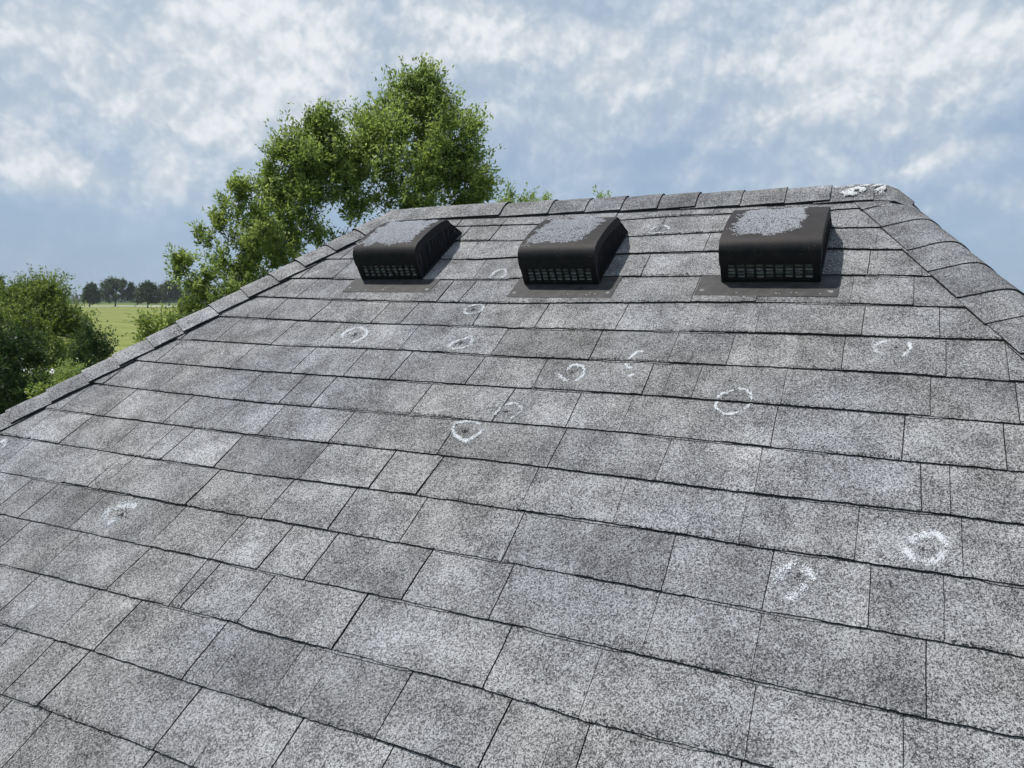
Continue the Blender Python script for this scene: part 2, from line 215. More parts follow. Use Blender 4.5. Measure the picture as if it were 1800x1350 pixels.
# ------------------------------------------------------------------ the house
UX = np.array([1., 0, 0]); VF = np.array([0, math.cos(PITCH), math.sin(PITCH)]); NF = np.array([0, -math.sin(PITCH), math.cos(PITCH)])
ORG = np.array([0, 0, OZ])
def rp(u, v, c=0.): return ORG + UX*u + VF*v + NF*c
V0 = 2.592; EXP = .143; VR = 2.585; VE = -3.0
HR = lambda v: -.043 + (VR-v)*.500          # right hip on the front slope
HL = lambda v: -1.985 - (VR-v)*.555         # left hip
house = tag(empty('house', (0, 2.15, 0)), 'house whose weathered grey shingle hip roof fills the view', 'house')
HO = np.array([0, 2.15, 0])
def hb(mb, name, mats, parent=house, smooth=False):
    mb.v = [(a, b-2.15, c) for a, b, c in mb.v]; return mb.build(name, mats, parent, smooth)
def cv(k, u):
    b = V0 - EXP*k
    if k in COURSES:
        p = COURSES[k]; b += float(np.interp(u, [q[0] for q in p], [q[1]-(V0-EXP*k) for q in p]))
    return b
def nz(x, y, s=1., o=0): return noise.noise(Vector((x*s, y*s, 3.7+o)))
def tab_c(t): return -.0010 + .0068*t
def surf_c(u, v):
    k = int((V0-v)/EXP+.0)
    for kk in (k-1, k, k+1):
        if cv(kk, u) >= v > cv(kk+1, u):
            vt = cv(kk, u)+.022; return tab_c((vt-v)/(vt-cv(kk+1, u)))+.0008
    return .004
def build_tab(mb, fr, k, jl, jr, cvf, hl, hr, gap, gr, fine, tint, thick=0., vmax=VR-.04):
    """one shingle tab: a slab tucked under the course above, its butt edge standing proud"""
    wd = max(abs(jr[1]-jl[1]), .01); n = max(2, int(wd/.011)) if fine else 2
    rows = (0, .12, .5, .8, .955, 1.0) if fine else (0, .6, 1.0)
    vs = []; tilt = random.uniform(-.0006, .0008); nr = len(rows)
    for ti, t in enumerate(rows):
        for i in range(n+1):
            s = i/n; ul = jl[0]+(jl[1]-jl[0])*t+gap; ur = jr[0]+(jr[1]-jr[0])*t-gr; u = ul+(ur-ul)*s
            if fine and i in (0, n): u += .0016*nz(u, t*4+k*.7, 5)*(1 if t > .1 else 0)
            vt = cvf(k, u)+.022; vb = cvf(k+1, u)
            if fine: vb += .0012*nz(u, k*1.37, 30)+.0013*nz(u, k*2.1, 7)+.0022*nz(u, k*3.3, 130)+.0016*max(0, nz(u, k*5.1, 18))
            v = min(vt+(vb-vt)*t, vmax)
            lo, hi = hl(v), hr(v); u = min(max(u, lo), hi)
            c = tab_c(t)+thick*t+tilt*t*2+(.0009*nz(u, v, 14)*min(1, t*2) if fine else 0)
            if fine and t == 1.0: c -= .0012
            vs.append((u, v, c))
    if max(q[0] for q in vs)-min(q[0] for q in vs) < .004: return
    fs = [(r*(n+1)+i, r*(n+1)+i+1, (r+1)*(n+1)+i+1, (r+1)*(n+1)+i) for r in range(nr-1) for i in range(n)]
    fs = [f[::-1] for f in fs]
    mb.add([fr(*q) for q in vs], fs, 0, tint)
    # skirts: butt edge and the two sides, raw asphalt
    bo = vs[(nr-1)*(n+1):]; sk = bo + [(u, v+.0008, c-.0062) for u, v, c in bo]
    mb.add([fr(*q) for q in sk], [(i, n+1+i, n+2+i, i+1) for i in range(n)], 1, tint)
    for sd_ in (0, n):
        ln = [vs[r*(n+1)+sd_] for r in range(nr)]; sk = ln+[(u, v, c-.005) for u, v, c in ln]
        mb.add([fr(*q) for q in sk], [(i, i+1, nr+i+1, nr+i) for i in range(nr-1)], 1, tint)
def shingle_face(mb, fr, k0, k1, cvf, jfun, hl, hr, finef, vmax=VR-.04):
    for k in range(k0, k1):
        js = jfun(k)
        for a, b in zip(js[:-1], js[1:]):
            mu = (a[1]+b[1])/2; fine = finef(k, mu)
            g = a[2]; tn = .5+random.gauss(0, .2)
            # some tabs carry a second, blended shade on part of their width
            if b[1]-a[1] > .13 and random.random() < .4 and fine:
                q = random.uniform(.3, .7); m_ = (a[0]+(b[0]-a[0])*q, a[1]+(b[1]-a[1])*q)
                th = random.uniform(0, .0012)
                build_tab(mb, fr, k, a, m_, cvf, hl, hr, g, .00015, fine, tn, th, vmax); build_tab(mb, fr, k, m_, b, cvf, hl, hr, .00015, g, fine, tn+random.choice((-1, 1))*random.uniform(.15, .4), th, vmax)
            else: build_tab(mb, fr, k, a, b, cvf, hl, hr, g, g, fine, tn, random.uniform(0, .0012) if fine else 0, vmax)
        # dark felt seen down the joints
        ua, ub = hl(cvf(k+1, 0)), hr(cvf(k+1, 0)); m = 24 if finef(k, -.9) else 3
        pts = []
        for i in range(m+1):
            u = ua+(ub-ua)*i/m
            for t in (0, 1):
                v = cvf(k, u)+.02 if t == 0 else cvf(k+1, u)+.001
                v = min(v, vmax); pts.append((min(max(u, hl(v)), hr(v)), v, tab_c(t)-.0046))
        mb.add([fr(*q) for q in pts], [(2*i, 2*i+1, 2*i+3, 2*i+2) for i in range(m)], 1)
def jfront(k):
    lo, hi = HL(V0-EXP*(k+1))-.01, HR(V0-EXP*(k+1))+.01; rr = random.Random(k*13+5)
    js = [(a, b) for a, b in JOINTS.get(k, [])] or [((lo+hi)/2+rr.uniform(-.1, .1),)*2]
    js.sort()
    while js[0][1] > lo: x = js[0][1]-rr.uniform(.11, .25); js.insert(0, (x, x))
    while js[-1][1] < hi: x = js[-1][1]+rr.uniform(.11, .25); js.append((x, x))
    return [(a, b, rr.choice((.0013, .0017, .0022)) if b < -.75 else rr.choice((.0005, .0008, .0012))) for a, b in js]
roof = MB()
shingle_face(roof, rp, 0, 39, cv, jfront, lambda v: HL(v)+.045, lambda v: HR(v)-.055, lambda k, u: k < 19 and -3.1 < u < .75)
# the lower lamination shows as a second lip under some butt edges
LIPS = [(6, -1.02, -.80), (8, -.88, -.70), (8, -1.30, -1.16)]
for k in range(1, 17):
    rr = random.Random(k*7+1)
    for _ in range(5):
        a = rr.uniform(-2.7, .4); LIPS.append((k, a, a+rr.uniform(.07, .24)))
for k, a, b in LIPS:
    if a < HL(V0-EXP*k)+.1 or b > HR(V0-EXP*k)-.1: continue
    n = max(3, int((b-a)/.012)); vs = []
    for i in range(n+1):
        u = a+(b-a)*i/n; v = cv(k, u); e = .0045+.0012*nz(u, k, 40); e *= min(1, min(i, n-i)/2+.3)
        vs += [(u, v+.004, .0022), (u, v-e, .0020), (u, v-e+.0004, -.0012)]
    roof.add([rp(*q) for q in vs], [(3*i+a_, 3*i+a_+1, 3*i+a_+4, 3*i+a_+3) for i in range(n) for a_ in (0,)], 0, .35)
    roof.add([rp(*q) for q in vs], [(3*i+1, 3*i+2, 3*i+5, 3*i+4) for i in range(n)], 1, .5)
# the other three slopes
AR = rp(HR(VR), VR); AL = rp(HL(VR), VR); YR = AR[1]
FRc, FLc = rp(HR(VE), VE), rp(HL(VE), VE)
mir = lambda p: np.array([p[0], 2*YR-p[1], p[2]])
BRc, BLc = mir(FRc), mir(FLc)
def face_frame(apex, e1, e2):
    U = (e2-e1)/np.linalg.norm(e2-e1); mid = e1+U*np.dot(apex-e1, U); V = apex-mid; H = np.linalg.norm(V); V = V/H; Nn = np.cross(U, V)
    return (lambda u, v, c=0.: mid+U*u+V*v+Nn*c), H, U, V, Nn, np.dot(e1-mid, U), np.dot(e2-mid, U)
def gen_face(apexes, e1, e2):
    a1, a2 = apexes; fr, H, U, V, Nn, u1, u2 = face_frame(a1, e1, e2); ap = np.dot(a2-a1, U)
    hl = lambda v: min(u1, 0)*(1-v/H) if True else 0
    hr = lambda v: u2+(ap-u2)*(v/H)
    hl = lambda v: u1*(1-v/H)+.06; hr0 = lambda v: u2+(ap-u2)*(v/H)-.06; hr = lambda v: max(hr0(v), hl(v)+.001)
    n = int(H/EXP)
    def jf(k):
        rr = random.Random(k+int(abs(e1[0])*100)); x = hl(0)-.1; o = []
        while x < hr(0)+.2: o.append((x, x, .001)); x += rr.uniform(.12, .26)
        v = H-EXP*(k+1); o2 = [q for q in o if hl(v)-.3 < q[1] < hr(v)+.3]; return o2
    shingle_face(roof, fr, 0, n, lambda k, u: min(H-.0, H-EXP*k+.0), jf, hl, hr, lambda k, u: False, H-.05)
    return fr, V, Nn
gen_face((AR, AR), FRc, BRc); gen_face((AL, AL), BLc, FLc); gen_face((AR, AL), BRc, BLc)
# roof deck under the shingles
dk = [p-np.array([0, 0, .02]) for p in (FRc, FLc, BLc, BRc)]+[p-np.array([0, 0, .05]) for p in (AR, AL)]
roof.add(dk, [(0, 4, 5, 1), (0, 3, 4), (3, 2, 5, 4), (2, 1, 5)], 1)
# dark flecks strewn in ragged runs along the butt edges
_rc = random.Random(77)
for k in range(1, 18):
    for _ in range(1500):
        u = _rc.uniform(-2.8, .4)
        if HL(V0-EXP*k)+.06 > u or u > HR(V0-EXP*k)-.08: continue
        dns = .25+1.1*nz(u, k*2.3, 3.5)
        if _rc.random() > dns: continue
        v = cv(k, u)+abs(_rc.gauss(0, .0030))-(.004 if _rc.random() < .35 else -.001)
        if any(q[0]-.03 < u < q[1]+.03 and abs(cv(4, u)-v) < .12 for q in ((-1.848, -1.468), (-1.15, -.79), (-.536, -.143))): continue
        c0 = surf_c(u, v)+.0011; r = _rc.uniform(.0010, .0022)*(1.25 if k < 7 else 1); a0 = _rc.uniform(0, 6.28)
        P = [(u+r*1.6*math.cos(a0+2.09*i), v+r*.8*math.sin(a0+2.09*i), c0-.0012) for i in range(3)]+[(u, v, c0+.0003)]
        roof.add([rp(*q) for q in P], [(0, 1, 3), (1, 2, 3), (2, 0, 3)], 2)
roof_o = hb(roof, 'roof', [M_GRAN, M_EDGE, M_FLECKS])
# ------------------------------------------------------------------ cap shingles on ridge and hips
slR = ((FRc+BRc)/2-AR); slR = slR/np.linalg.norm(slR)
def cap_run(name, A, B, t1, t2, w1, w2, butts, upfrac=1, lift=(.007, .0145), fine=True, rad=.035, tb=.5, cb=0., fold=None, mt=None):
    """saddle-shaped caps lapping from A (high / start) to B; t1,t2 run down each slope"""
    mb = MB(); L = np.linalg.norm(B-A); D = (B-A)/L; Nn = -(t1+t2); Nn = Nn/np.linalg.norm(Nn)
    n1 = np.cross(D, t1); n1 = n1 if n1 @ Nn > 0 else -n1; n2 = np.cross(D, t2); n2 = n2 if n2 @ Nn > 0 else -n2
    rr = random.Random(int(abs(A[0])*997)+len(butts))
    prev = 0
    bs = [b for b in butts if b < L]
    x = (bs[-1] if bs else 0)
    while x < L: x += EXP*rr.uniform(.97, 1.03); bs.append(min(x, L)); 
    for bi, b in enumerate(bs):
        s0 = max(0, prev-.05); dw1, dw2 = rr.uniform(-.004, .004), rr.uniform(-.004, .004); tn = tb+rr.gauss(0, .2)
        sk = rr.uniform(-.006, .006); lf = rr.uniform(0, .003)
        m = 28 if fine else 8; nr = 6; vs = []
        for r in range(nr+1):
            q = r/nr; y = s0+(b-s0)*q
            if r == nr-1: y = b-.003
            for i in range(m+1):
                s = -w1-dw1+(w1+dw1+w2+dw2)*i/m
                f2 = (s+math.sqrt(s*s+rad*rad))/2-rad*rad/4/max(abs(s), .12)*0; f1 = f2-s
                e = math.sqrt(s*s+rad*rad)-abs(s)
                if fold is not None:
                    Lf, sdir = fold; yy = y-Lf; r3 = .014; e2 = (yy+math.sqrt(yy*yy+r3*r3))/2; e1 = yy-e2
                    mx = min(1, max(0, yy/.07)); ta = t1*(1-mx)+np.array([0, -1, -.25])*mx; tb_ = t2*(1-mx)+np.array([0, 1, -.25])*mx
                    base = A+D*(Lf+e1)+sdir*e2+ta*f1+tb_*f2
                else: base = A+D*(y+sk*s/max(w1, w2)*q+(.0012*nz(s, bi*3.1, 60)+.003*nz(s, bi*1.7, 9))*q)+t1*f1+t2*f2
                hgt = cb*max(0, 1-(s/.095)**2)+lift[0]+(lift[1]-lift[0]+lf)*q+.0012*nz(s, y, 12)
                if r == nr: hgt -= .001
                nv = n1*(1-i/m)+n2*(i/m)+(D*.8*mx if fold is not None else 0); nv /= np.linalg.norm(nv)
                vs.append(base+nv*hgt)
        fs = [(r*(m+1)+i, r*(m+1)+i+1, (r+1)*(m+1)+i+1, (r+1)*(m+1)+i) for r in range(nr) for i in range(m)]
        a, b_, c_ = vs[fs[0][0]], vs[fs[0][1]], vs[fs[0][3]]
        if np.cross(b_-a, c_-a) @ Nn < 0: fs = [f[::-1] for f in fs]
        mb.add(vs, fs, 0, tn)
        def skirt(ids, nvf):
            P = [vs[j] for j in ids]; Q = [p_-nvf(k_)*.0065 for k_, p_ in enumerate(P)]; n_ = len(P)
            mb.add(P+Q, [(k_, k_+1, n_+k_+1, n_+k_) for k_ in range(n_-1)], 1, tn)
        skirt([nr*(m+1)+i for i in range(m+1)], lambda k_: (n1*(1-k_/m)+n2*k_/m))
        skirt([r*(m+1) for r in range(nr+1)], lambda k_: n1); skirt([r*(m+1)+m for r in range(nr+1)], lambda k_: n2)
        prev = b
    return hb(mb, name, [mt or M_CAP, M_EDGE], house, False)
NSR = np.cross(FRc-AR, BRc-AR); NSL = np.cross(FLc-AL, BLc-AL)
def dn(D, Npl):                                # unit vector square to D, down the slope with normal Npl
    v = np.cross(Npl, D); v = v/np.linalg.norm(v); return v if v[2] < 0 else -v
def perp(D, apex_to_in):                       # unit vector across D inside a slope
    v = apex_to_in-D*(apex_to_in @ D); return v/np.linalg.norm(v)
NBv = np.array([0., math.sin(PITCH), math.cos(PITCH)]); VB = np.array([0, -math.cos(PITCH), math.sin(PITCH)])
DR = (FRc-AR)/np.linalg.norm(FRc-AR); DL = (FLc-AL)/np.linalg.norm(FLc-AL)
slR = ((FRc+BRc)/2-AR); slR /= np.linalg.norm(slR); slL = ((FLc+BLc)/2-AL); slL /= np.linalg.norm(slL)
kR = np.linalg.norm(FRc-AR)/(VR-VE); kL = np.linalg.norm(FLc-AL)/(VR-VE)
# butt positions: v of the inner corner -> distance along the hip
bR = [(VR-v)*kR-.062 for v in (2.43, 2.31, 2.168, 2.049, 1.918, 1.803, 1.68, 1.55)]
bL = [(VR-v)*kL-.05 for v in (2.35, 2.224, 2.096, 1.989, 1.88, 1.76, 1.639, 1.53, 1.416, 1.314, 1.198, 1.074)]
cap_run('hip_cap', AR+UX*.008, FRc+UX*.011, dn(DR, NF), dn(DR, NSR), .142, .13, bR, lift=(.008, .0135), rad=.045, cb=.004)
cap_run('hip_cap', AL, FLc, dn(DL, NF), dn(DL, NSL), .104, .13, bL, lift=(.007, .0185), rad=.022, tb=.72, cb=.012, mt=M_GRAN)
for Ap, Ed, sd_ in ((AR, BRc, 1), (AL, BLc, -1)):
    D_ = (Ed-Ap)/np.linalg.norm(Ed-Ap); cap_run('hip_cap', Ap, Ed, dn(D_, NBv), dn(D_, NSR if sd_ > 0 else NSL), .12, .12, [.1], fine=False)
st = AL-UX*.02
bu = [u-st[0] for u in (-1.43, -1.22, -1.07, -.928, -.79, -.654, -.499, -.355, -.213, -.082)]
cap_run('ridge_cap', st, AR+UX*.085, -VF, -VB, .108, .12, bu, lift=(.011, .0185), cb=.015, fold=(AR[0]-st[0]-.006, slR))
# ------------------------------------------------------------------ marks left by the inspection
def flecks(mb, pts, size, h=.0009, m=0, thick=.0009):
    for (u, v, s) in pts:
        k = random.choice((3, 4, 5)); a0 = random.uniform(0, 6.28); P = []; r = size*s
        fr_ = (u, v); kk = int((V0-v)/EXP); c = surf_c(u, v)+h
        for i in range(k):
            a = a0+6.283*i/k+random.uniform(-.3, .3); P.append((u+r*math.cos(a), v+r*math.sin(a), c-.0008))
        P.append((u+random.uniform(-.3, .3)*r, v+random.uniform(-.3, .3)*r, c+thick))
        mb.add([rp(*q) for q in P], [(i, (i+1) % k, k) for i in range(k)], m, random.random())
for ci, (strokes, wd, dn, br) in enumerate(CHALK):
    mb = MB(); pts = []
    for stt in strokes:
        P = np.array(stt); seg = np.linalg.norm(np.diff(P, axis=0), axis=1); L = seg.sum(); cum = np.r_[0, np.cumsum(seg)]
        soft = ci in (11, 12, 13); n = int(L*wd/(.0016**2)*(3.1 if soft else 1.9)*dn); sg = wd*(.62 if soft else .42)
        for _ in range(n):
            s = random.uniform(0, L); pres = .7+.9*nz(s, L, 45)
            if random.random() > max(.15, pres): continue
            x = np.interp(s, cum, P[:, 0]); y = np.interp(s, cum, P[:, 1]); g = random.gauss(0, sg), random.gauss(0, sg)
            g2 = nz(x, y, 25)*.004, nz(y, x, 25)*.004
            pts.append((x+g[0]+g2[0], y+g[1]+g2[1], random.uniform(.5, 1.15)))
    flecks(mb, pts, .0014 if soft else .0016, h=.0012)
    c_ = hb(mb, 'chalk_mark', [M_CHALK], roof_o); c_.matrix_parent_inverse = Matrix.Identity(4)
    if br:
        (bu_, bv_, ru, rv) = br[0], br[1], br[2], br[3]; mb = MB(); pts = []
        for _ in range(int(ru*rv*3.14/(.0019**2)*.12)):
            r = abs(random.gauss(0, .5)); a = random.uniform(0, 6.28); pts.append((bu_+ru*r*math.cos(a), bv_+rv*r*math.sin(a), random.uniform(.5, 1.1)))
        flecks(mb, pts, .0017, h=.0006); hb(mb, 'hail_bruise', [M_FLECKS], roof_o)
# pale sealant dabs on the right end of the ridge
def crest(u, s):                # point on the front flank of the ridge cap, s metres below the crest
    rad = .035; f1 = (s+math.sqrt(s*s+rad*rad))/2; f2 = f1-s
    return np.array([u, AR[1], AR[2]])-VF*f1-VB*f2
M_SEAL = simple('pale_sealant', (.78, .78, .79), .9, var=.1)
mb = MB()
for (u0, s0, ru, rs, n) in ((-.155, .075, .03, .014, 420), (-.125, .05, .035, .018, 500), (-.10, .03, .03, .02, 450), (-.065, .055, .012, .03, 180), (-.04, .05, .035, .012, 230), (-.025, .03, .02, .02, 160), (-.19, .02, .05, .02, 120), (-.3, .015, .08, .015, 60), (-1.86, .03, .03, .02, 60)):
    for _ in range(int(n*1.3)):
        u = random.gauss(u0, ru*.6); s = random.gauss(s0, rs*.55)
        if nz(u, s, 50) < .02 or u > -.05: continue
        p0 = crest(u, s)+NF*(.0235+.010*max(0, 1-(s/.095)**2)+random.uniform(-.002, .0015)); r = random.uniform(.0010, .0024); k = 4; a0 = random.uniform(0, 6)
        P = [p0+UX*r*math.cos(a0+1.57*i)+VF*r*math.sin(a0+1.57*i)-NF*.001 for i in range(4)]+[p0+NF*.0006]
        mb.add(P, [(i, (i+1) % 4, 4) for i in range(4)])
hb(mb, 'sealant_dab', [M_SEAL], roof_o)
# walls, soffit, fascia and gutters below the eaves
M_WALL = simple('painted_siding', (.62, .58, .50), .8, var=.06); M_TRIM = simple('white_trim', (.75, .75, .73), .5, var=.03)
x0, x1, y0, y1 = FLc[0]+.45, FRc[0]-.45, FRc[1]+.45, BRc[1]-.45; ze = FRc[2]
mb = MB()
for (a, b, c, d) in ((x0, y0, x1, y0), (x1, y0, x1, y1), (x1, y1, x0, y1), (x0, y1, x0, y0)):
    L = math.hypot(c-a, d-b); ux = np.array([(c-a)/L, (d-b)/L, 0]); no = np.array([ux[1], -ux[0], 0])
    for i in range(18):
        z0 = .15+i*(ze-.2-.15)/18; hh = (ze-.35)/18; P0 = np.array([a, b, 0]); P1 = np.array([c, d, 0])
        mb.add([P0+no*.02+[0, 0, z0], P1+no*.02+[0, 0, z0], P1+no*.006+[0, 0, z0+hh], P0+no*.006+[0, 0, z0+hh], P0+[0, 0, z0], P1+[0, 0, z0]], [(0, 1, 2, 3), (4, 5, 1, 0)])
    mb.add([[a, b, 0], [c, d, 0], [c, d, .15], [a, b, .15]], [(0, 1, 2, 3)])
hb(mb, 'wall', [M_WALL])
mb = MB(); zs = ze-.14
mb.add([FLc+[0, 0, -.12], FRc+[0, 0, -.12], BRc+[0, 0, -.12], BLc+[0, 0, -.12]], [(0, 3, 2, 1)])
for p_, q_ in ((FLc, FRc), (FRc, BRc), (BRc, BLc), (BLc, FLc)):
    mb.add([p_+[0, 0, -.125], q_+[0, 0, -.125], q_+[0, 0, -.022], p_+[0, 0, -.022]], [(0, 1, 2, 3)])
hb(mb, 'soffit', [M_TRIM])
def gutter(p_, q_, out):
    mb = MB(); prof = [(0, 0), (.0, -.1), (.07, -.11), (.11, -.06), (.11, 0), (.10, 0), (.10, -.05), (.06, -.1), (.008, -.09), (.008, 0)]
    P = [p+np.array(out)*(a+.004)+np.array([0, 0, b-.03]) for p in (p_, q_) for a, b in prof]; n = len(prof)
    mb.add(P, [(i, (i+1) % n, n+(i+1) % n, n+i) for i in range(n)]); hb(mb, 'gutter', [M_TRIM])
gutter(FLc, FRc, (0, -1, 0)); gutter(BRc, BLc, (0, 1, 0)); gutter(FRc, BRc, (1, 0, 0)); gutter(BLc, FLc, (-1, 0, 0))
# ------------------------------------------------------------------ box vents
def hood_mat():
    m, t, p, nn, lk = mat('hood_paint'); p.inputs['Specular IOR Level'].default_value = .2
    tcn = nn('ShaderNodeTexCoord'); n = nn('ShaderNodeTexNoise'); n.inputs['Scale'].default_value = 22; n.inputs['Detail'].default_value = 8; n.inputs['Roughness'].default_value = .7; lk(tcn.outputs['Object'], n.inputs[0])
    r = nn('ShaderNodeValToRGB'); lk(n.outputs[0], r.inputs[0]); e = r.color_ramp.elements
    e[0].position = .40; e[0].color = (.0055, .0065, .010, 1); e[1].position = .75; e[1].color = (.020, .018, .018, 1); 
    ge = nn('ShaderNodeNewGeometry'); dt = nn('ShaderNodeVectorMath'); dt.operation = 'DOT_PRODUCT'; lk(ge.outputs['Normal'], dt.inputs[0]); dt.inputs[1].default_value = tuple(NF)
    mr = nn('ShaderNodeMapRange'); lk(dt.outputs['Value'], mr.inputs['Value']); mr.inputs['From Min'].default_value = .6; mr.inputs['From Max'].default_value = .95
    ns = nn('ShaderNodeMath'); ns.operation = 'MULTIPLY'; lk(mr.outputs[0], ns.inputs[0]); lk(n.outputs[0], ns.inputs[1])
    mxx = nn('ShaderNodeMix'); mxx.data_type = 'RGBA'; lk(ns.outputs[0], mxx.inputs[0]); lk(r.outputs[0], mxx.inputs[6]); mxx.inputs[7].default_value = (.050, .043, .040, 1); lk(mxx.outputs[2], p.inputs['Base Color'])
    n2 = nn('ShaderNodeTexNoise'); n2.inputs['Scale'].default_value = 260; n2.inputs['Detail'].default_value = 3; lk(tcn.outputs['Object'], n2.inputs[0])
    b = nn('ShaderNodeBump'); b.inputs['Strength'].default_value = .35; b.inputs['Distance'].default_value = .001; lk(n2.outputs[0], b.inputs['Height']); lk(b.outputs[0], p.inputs['Normal'])
    rr = nn('ShaderNodeMapRange'); lk(n.outputs[0], rr.inputs['Value']); rr.inputs['To Min'].default_value = .5; rr.inputs['To Max'].default_value = .75; lk(rr.outputs[0], p.inputs['Roughness'])
    return m
M_HOOD = hood_mat(); M_BAR = simple('dark_louvre_metal', (.012, .013, .018), .55, var=.2)
M_SMESH = simple('side_mesh', (.055, .057, .07), .7, var=.3, scale=120); M_MESH = simple('vent_mesh', (.12, .125, .15), .6, var=.5, scale=160); M_SLAT = simple('slat_edge', (.26, .26, .28), .5, var=.4, scale=90)
M_FLASH = simple('flashing_metal', (.05, .048, .048), .6, var=.35, scale=30, bump=.2, bs=120); M_NAIL = simple('sealant_on_nail', (.26, .255, .25), .8, var=.2)
M_PGR = simple('loose_granules', (.50, .50, .53), .9, var=.25, scale=300)
M_DUST = simple('dust', (.12, .10, .08), .95, var=.3, scale=200)
PROF = [(.0, .012), (.0, .064), (.0, .078), (.0018, .093), (.0065, .107), (.0145, .1185), (.027, .1265), (.044, .1305), (.10, .1305), (.16, .126), (.22, .116), (.262, .106)]
def top_c(b): return float(np.interp(b, [q[0] for q in PROF[2:]], [q[1] for q in PROF[2:]]))
def make_vent(ul, ur, vf, fl, label, patch, seed):
    rr = random.Random(seed); W = ur-ul; Lb = .345
    root = tag(empty('roof_vent', tuple(rp((ul+ur)/2, vf+.15, 0))), label, 'roof vent', 'black box vents in a row below the ridge')
    o0 = np.array(root.location)
    def P(a, b, c): return rp(ul+a, vf+b, c)-o0
    def bx(mb, a0, a1, b0, b1, c0, c1, m=0):
        vs = [P(a, b, c) for c in (c0, c1) for a, b in ((a0, b0), (a1, b0), (a1, b1), (a0, b1))]
        mb.add(vs, [(0, 3, 2, 1), (4, 5, 6, 7), (0, 1, 5, 4), (1, 2, 6, 5), (2, 3, 7, 6), (3, 0, 4, 7)], m, .5)
    # flashing apron lying on the shingles, its sides and head tucked under the course above
    fa, fb, fv0, fv1 = fl[0]-ul, fl[1]-ul, fl[2]-vf, fl[3]-vf; mb = MB(); n = 14; vs = []
    for i in range(n+1):
        a = fa+(fb-fa)*i/n
        for b in (fv0, fv0+.003, fv0+(fv1-fv0)*.5, fv1):
            v = vf+b; base = surf_c(ul+a, max(v, cv(5, ul+a)+.002)) if b < fv1-.001 else .0015
            vs.append((a, b, base+.0016+(.0004 if b > fv0 else -.0012)+.0006*nz(a, b, 30, seed)))
    mb.add([P(*q) for q in vs], [(4*i+j, 4*(i+1)+j, 4*(i+1)+j+1, 4*i+j+1) for i in range(n) for j in range(3)])
    mb.build('flashing', [M_FLASH], root)
    mb = MB(); mb2 = MB()
    for i in range(9):
        a = fa+(fb-fa)*rr.uniform(.03, .97) if i > 1 else (fa+.018 if i else fb-.018); b = fv0+rr.uniform(.012, .03); r = rr.uniform(.002, .005) if i > 1 else .007
        c = surf_c(ul+a, vf+b)+.0022; k = 8
        vs = [(a+r*(1+.4*rr.random())*math.cos(6.283*j/k), b+r*(1+.4*rr.random())*math.sin(6.283*j/k), c-.001) for j in range(k)]+[(a, b, c+r*.35)]
        mb = MB(); mb.add([P(*q) for q in vs], [(j, (j+1) % k, k) for j in range(k)]); mb.build('nail_head', [M_NAIL], root)
    # neck under the hood
    mb = MB(); bx(mb, .012, W-.012, .012, Lb-.02, .003, .03); mb.build('neck', [M_BAR], root)
    # hood shell: one skin over front, curve and top, side flanges with a return lip
    mb = MB(); n = 16; m = len(PROF); vs = []; bow = lambda s: math.sin(math.pi*s)
    pr = PROF[1:]
    for j, (b, c) in enumerate(pr):
        for i in range(n+1):
            s = i/n; vs.append((W*s, b-.001*bow(s), c+.0022*bow(s)*(1 if j > 3 else .3)+.0008*nz(s*3, b*20, 2, seed)))
    m = len(pr)
    mb.add([P(*q) for q in vs], [(j*(n+1)+i, j*(n+1)+i+1, (j+1)*(n+1)+i+1, (j+1)*(n+1)+i) for j in range(m-1) for i in range(n)])
    for a, sg in ((-.0, 1), (W, -1)):
        up = [(b, c) for b, c in pr]+[(.275, .094)]
        dn_ = [(.012, .064), (.015, .071), (.020, .076), (.026, .083), (.034, .089), (.046, .094), (.064, .098), (.10, .1), (.15, .096), (.20, .088), (.245, .078), (.268, .072)][:len(up)-1]+[(.286, .072)]
        dn_ = dn_[:len(up)]; k = len(up)
        V_ = [P(a-sg*.0015, b, c) for b, c in up]+[P(a-sg*.0015, b, c) for b, c in dn_]+[P(a+sg*.004, b+.001, c-.001) for b, c in dn_]
        mb.add(V_, [(i, i+1, k+i+1, k+i) for i in range(k-1)]+[(k+i, k+i+1, 2*k+i+1, 2*k+i) for i in range(k-1)])
        V_ = [P(a-sg*.0015, b, c) for b, c in up[:-1]]+[P(a, b, c) for b, c in up[:-1]]; mb.add(V_, [(i, i+1, k+i, k+i-1) for i in range(k-2)])
    # rear sheet sloping down to the roof
    mb.add([P(0, .262, .106), P(W, .262, .106), P(W, Lb, .004), P(0, Lb, .004)], [(0, 1, 2, 3)])
    # corner posts and bottom rail of the front
    for a0, a1 in ((0, .018), (W-.018, W)): bx(mb, a0+.0005, a1-.0005, .0005, .012, .013, .0645)
    bx(mb, .001, W-.001, .001, .014, .006, .0165)
    hood = mb.build('hood', [M_HOOD], root)
    nsk = 16*(m-1); hood.data.polygons.foreach_set('use_smooth', [i < nsk for i in range(len(hood.data.polygons))])
    # front louvre: mesh behind a grid of dark bars, bent bright slat edges
    mb = MB(); bx(mb, .018, W-.018, .010, .013, .0165, .064, 0)
    nc = 9; cw = (W-.036)/nc
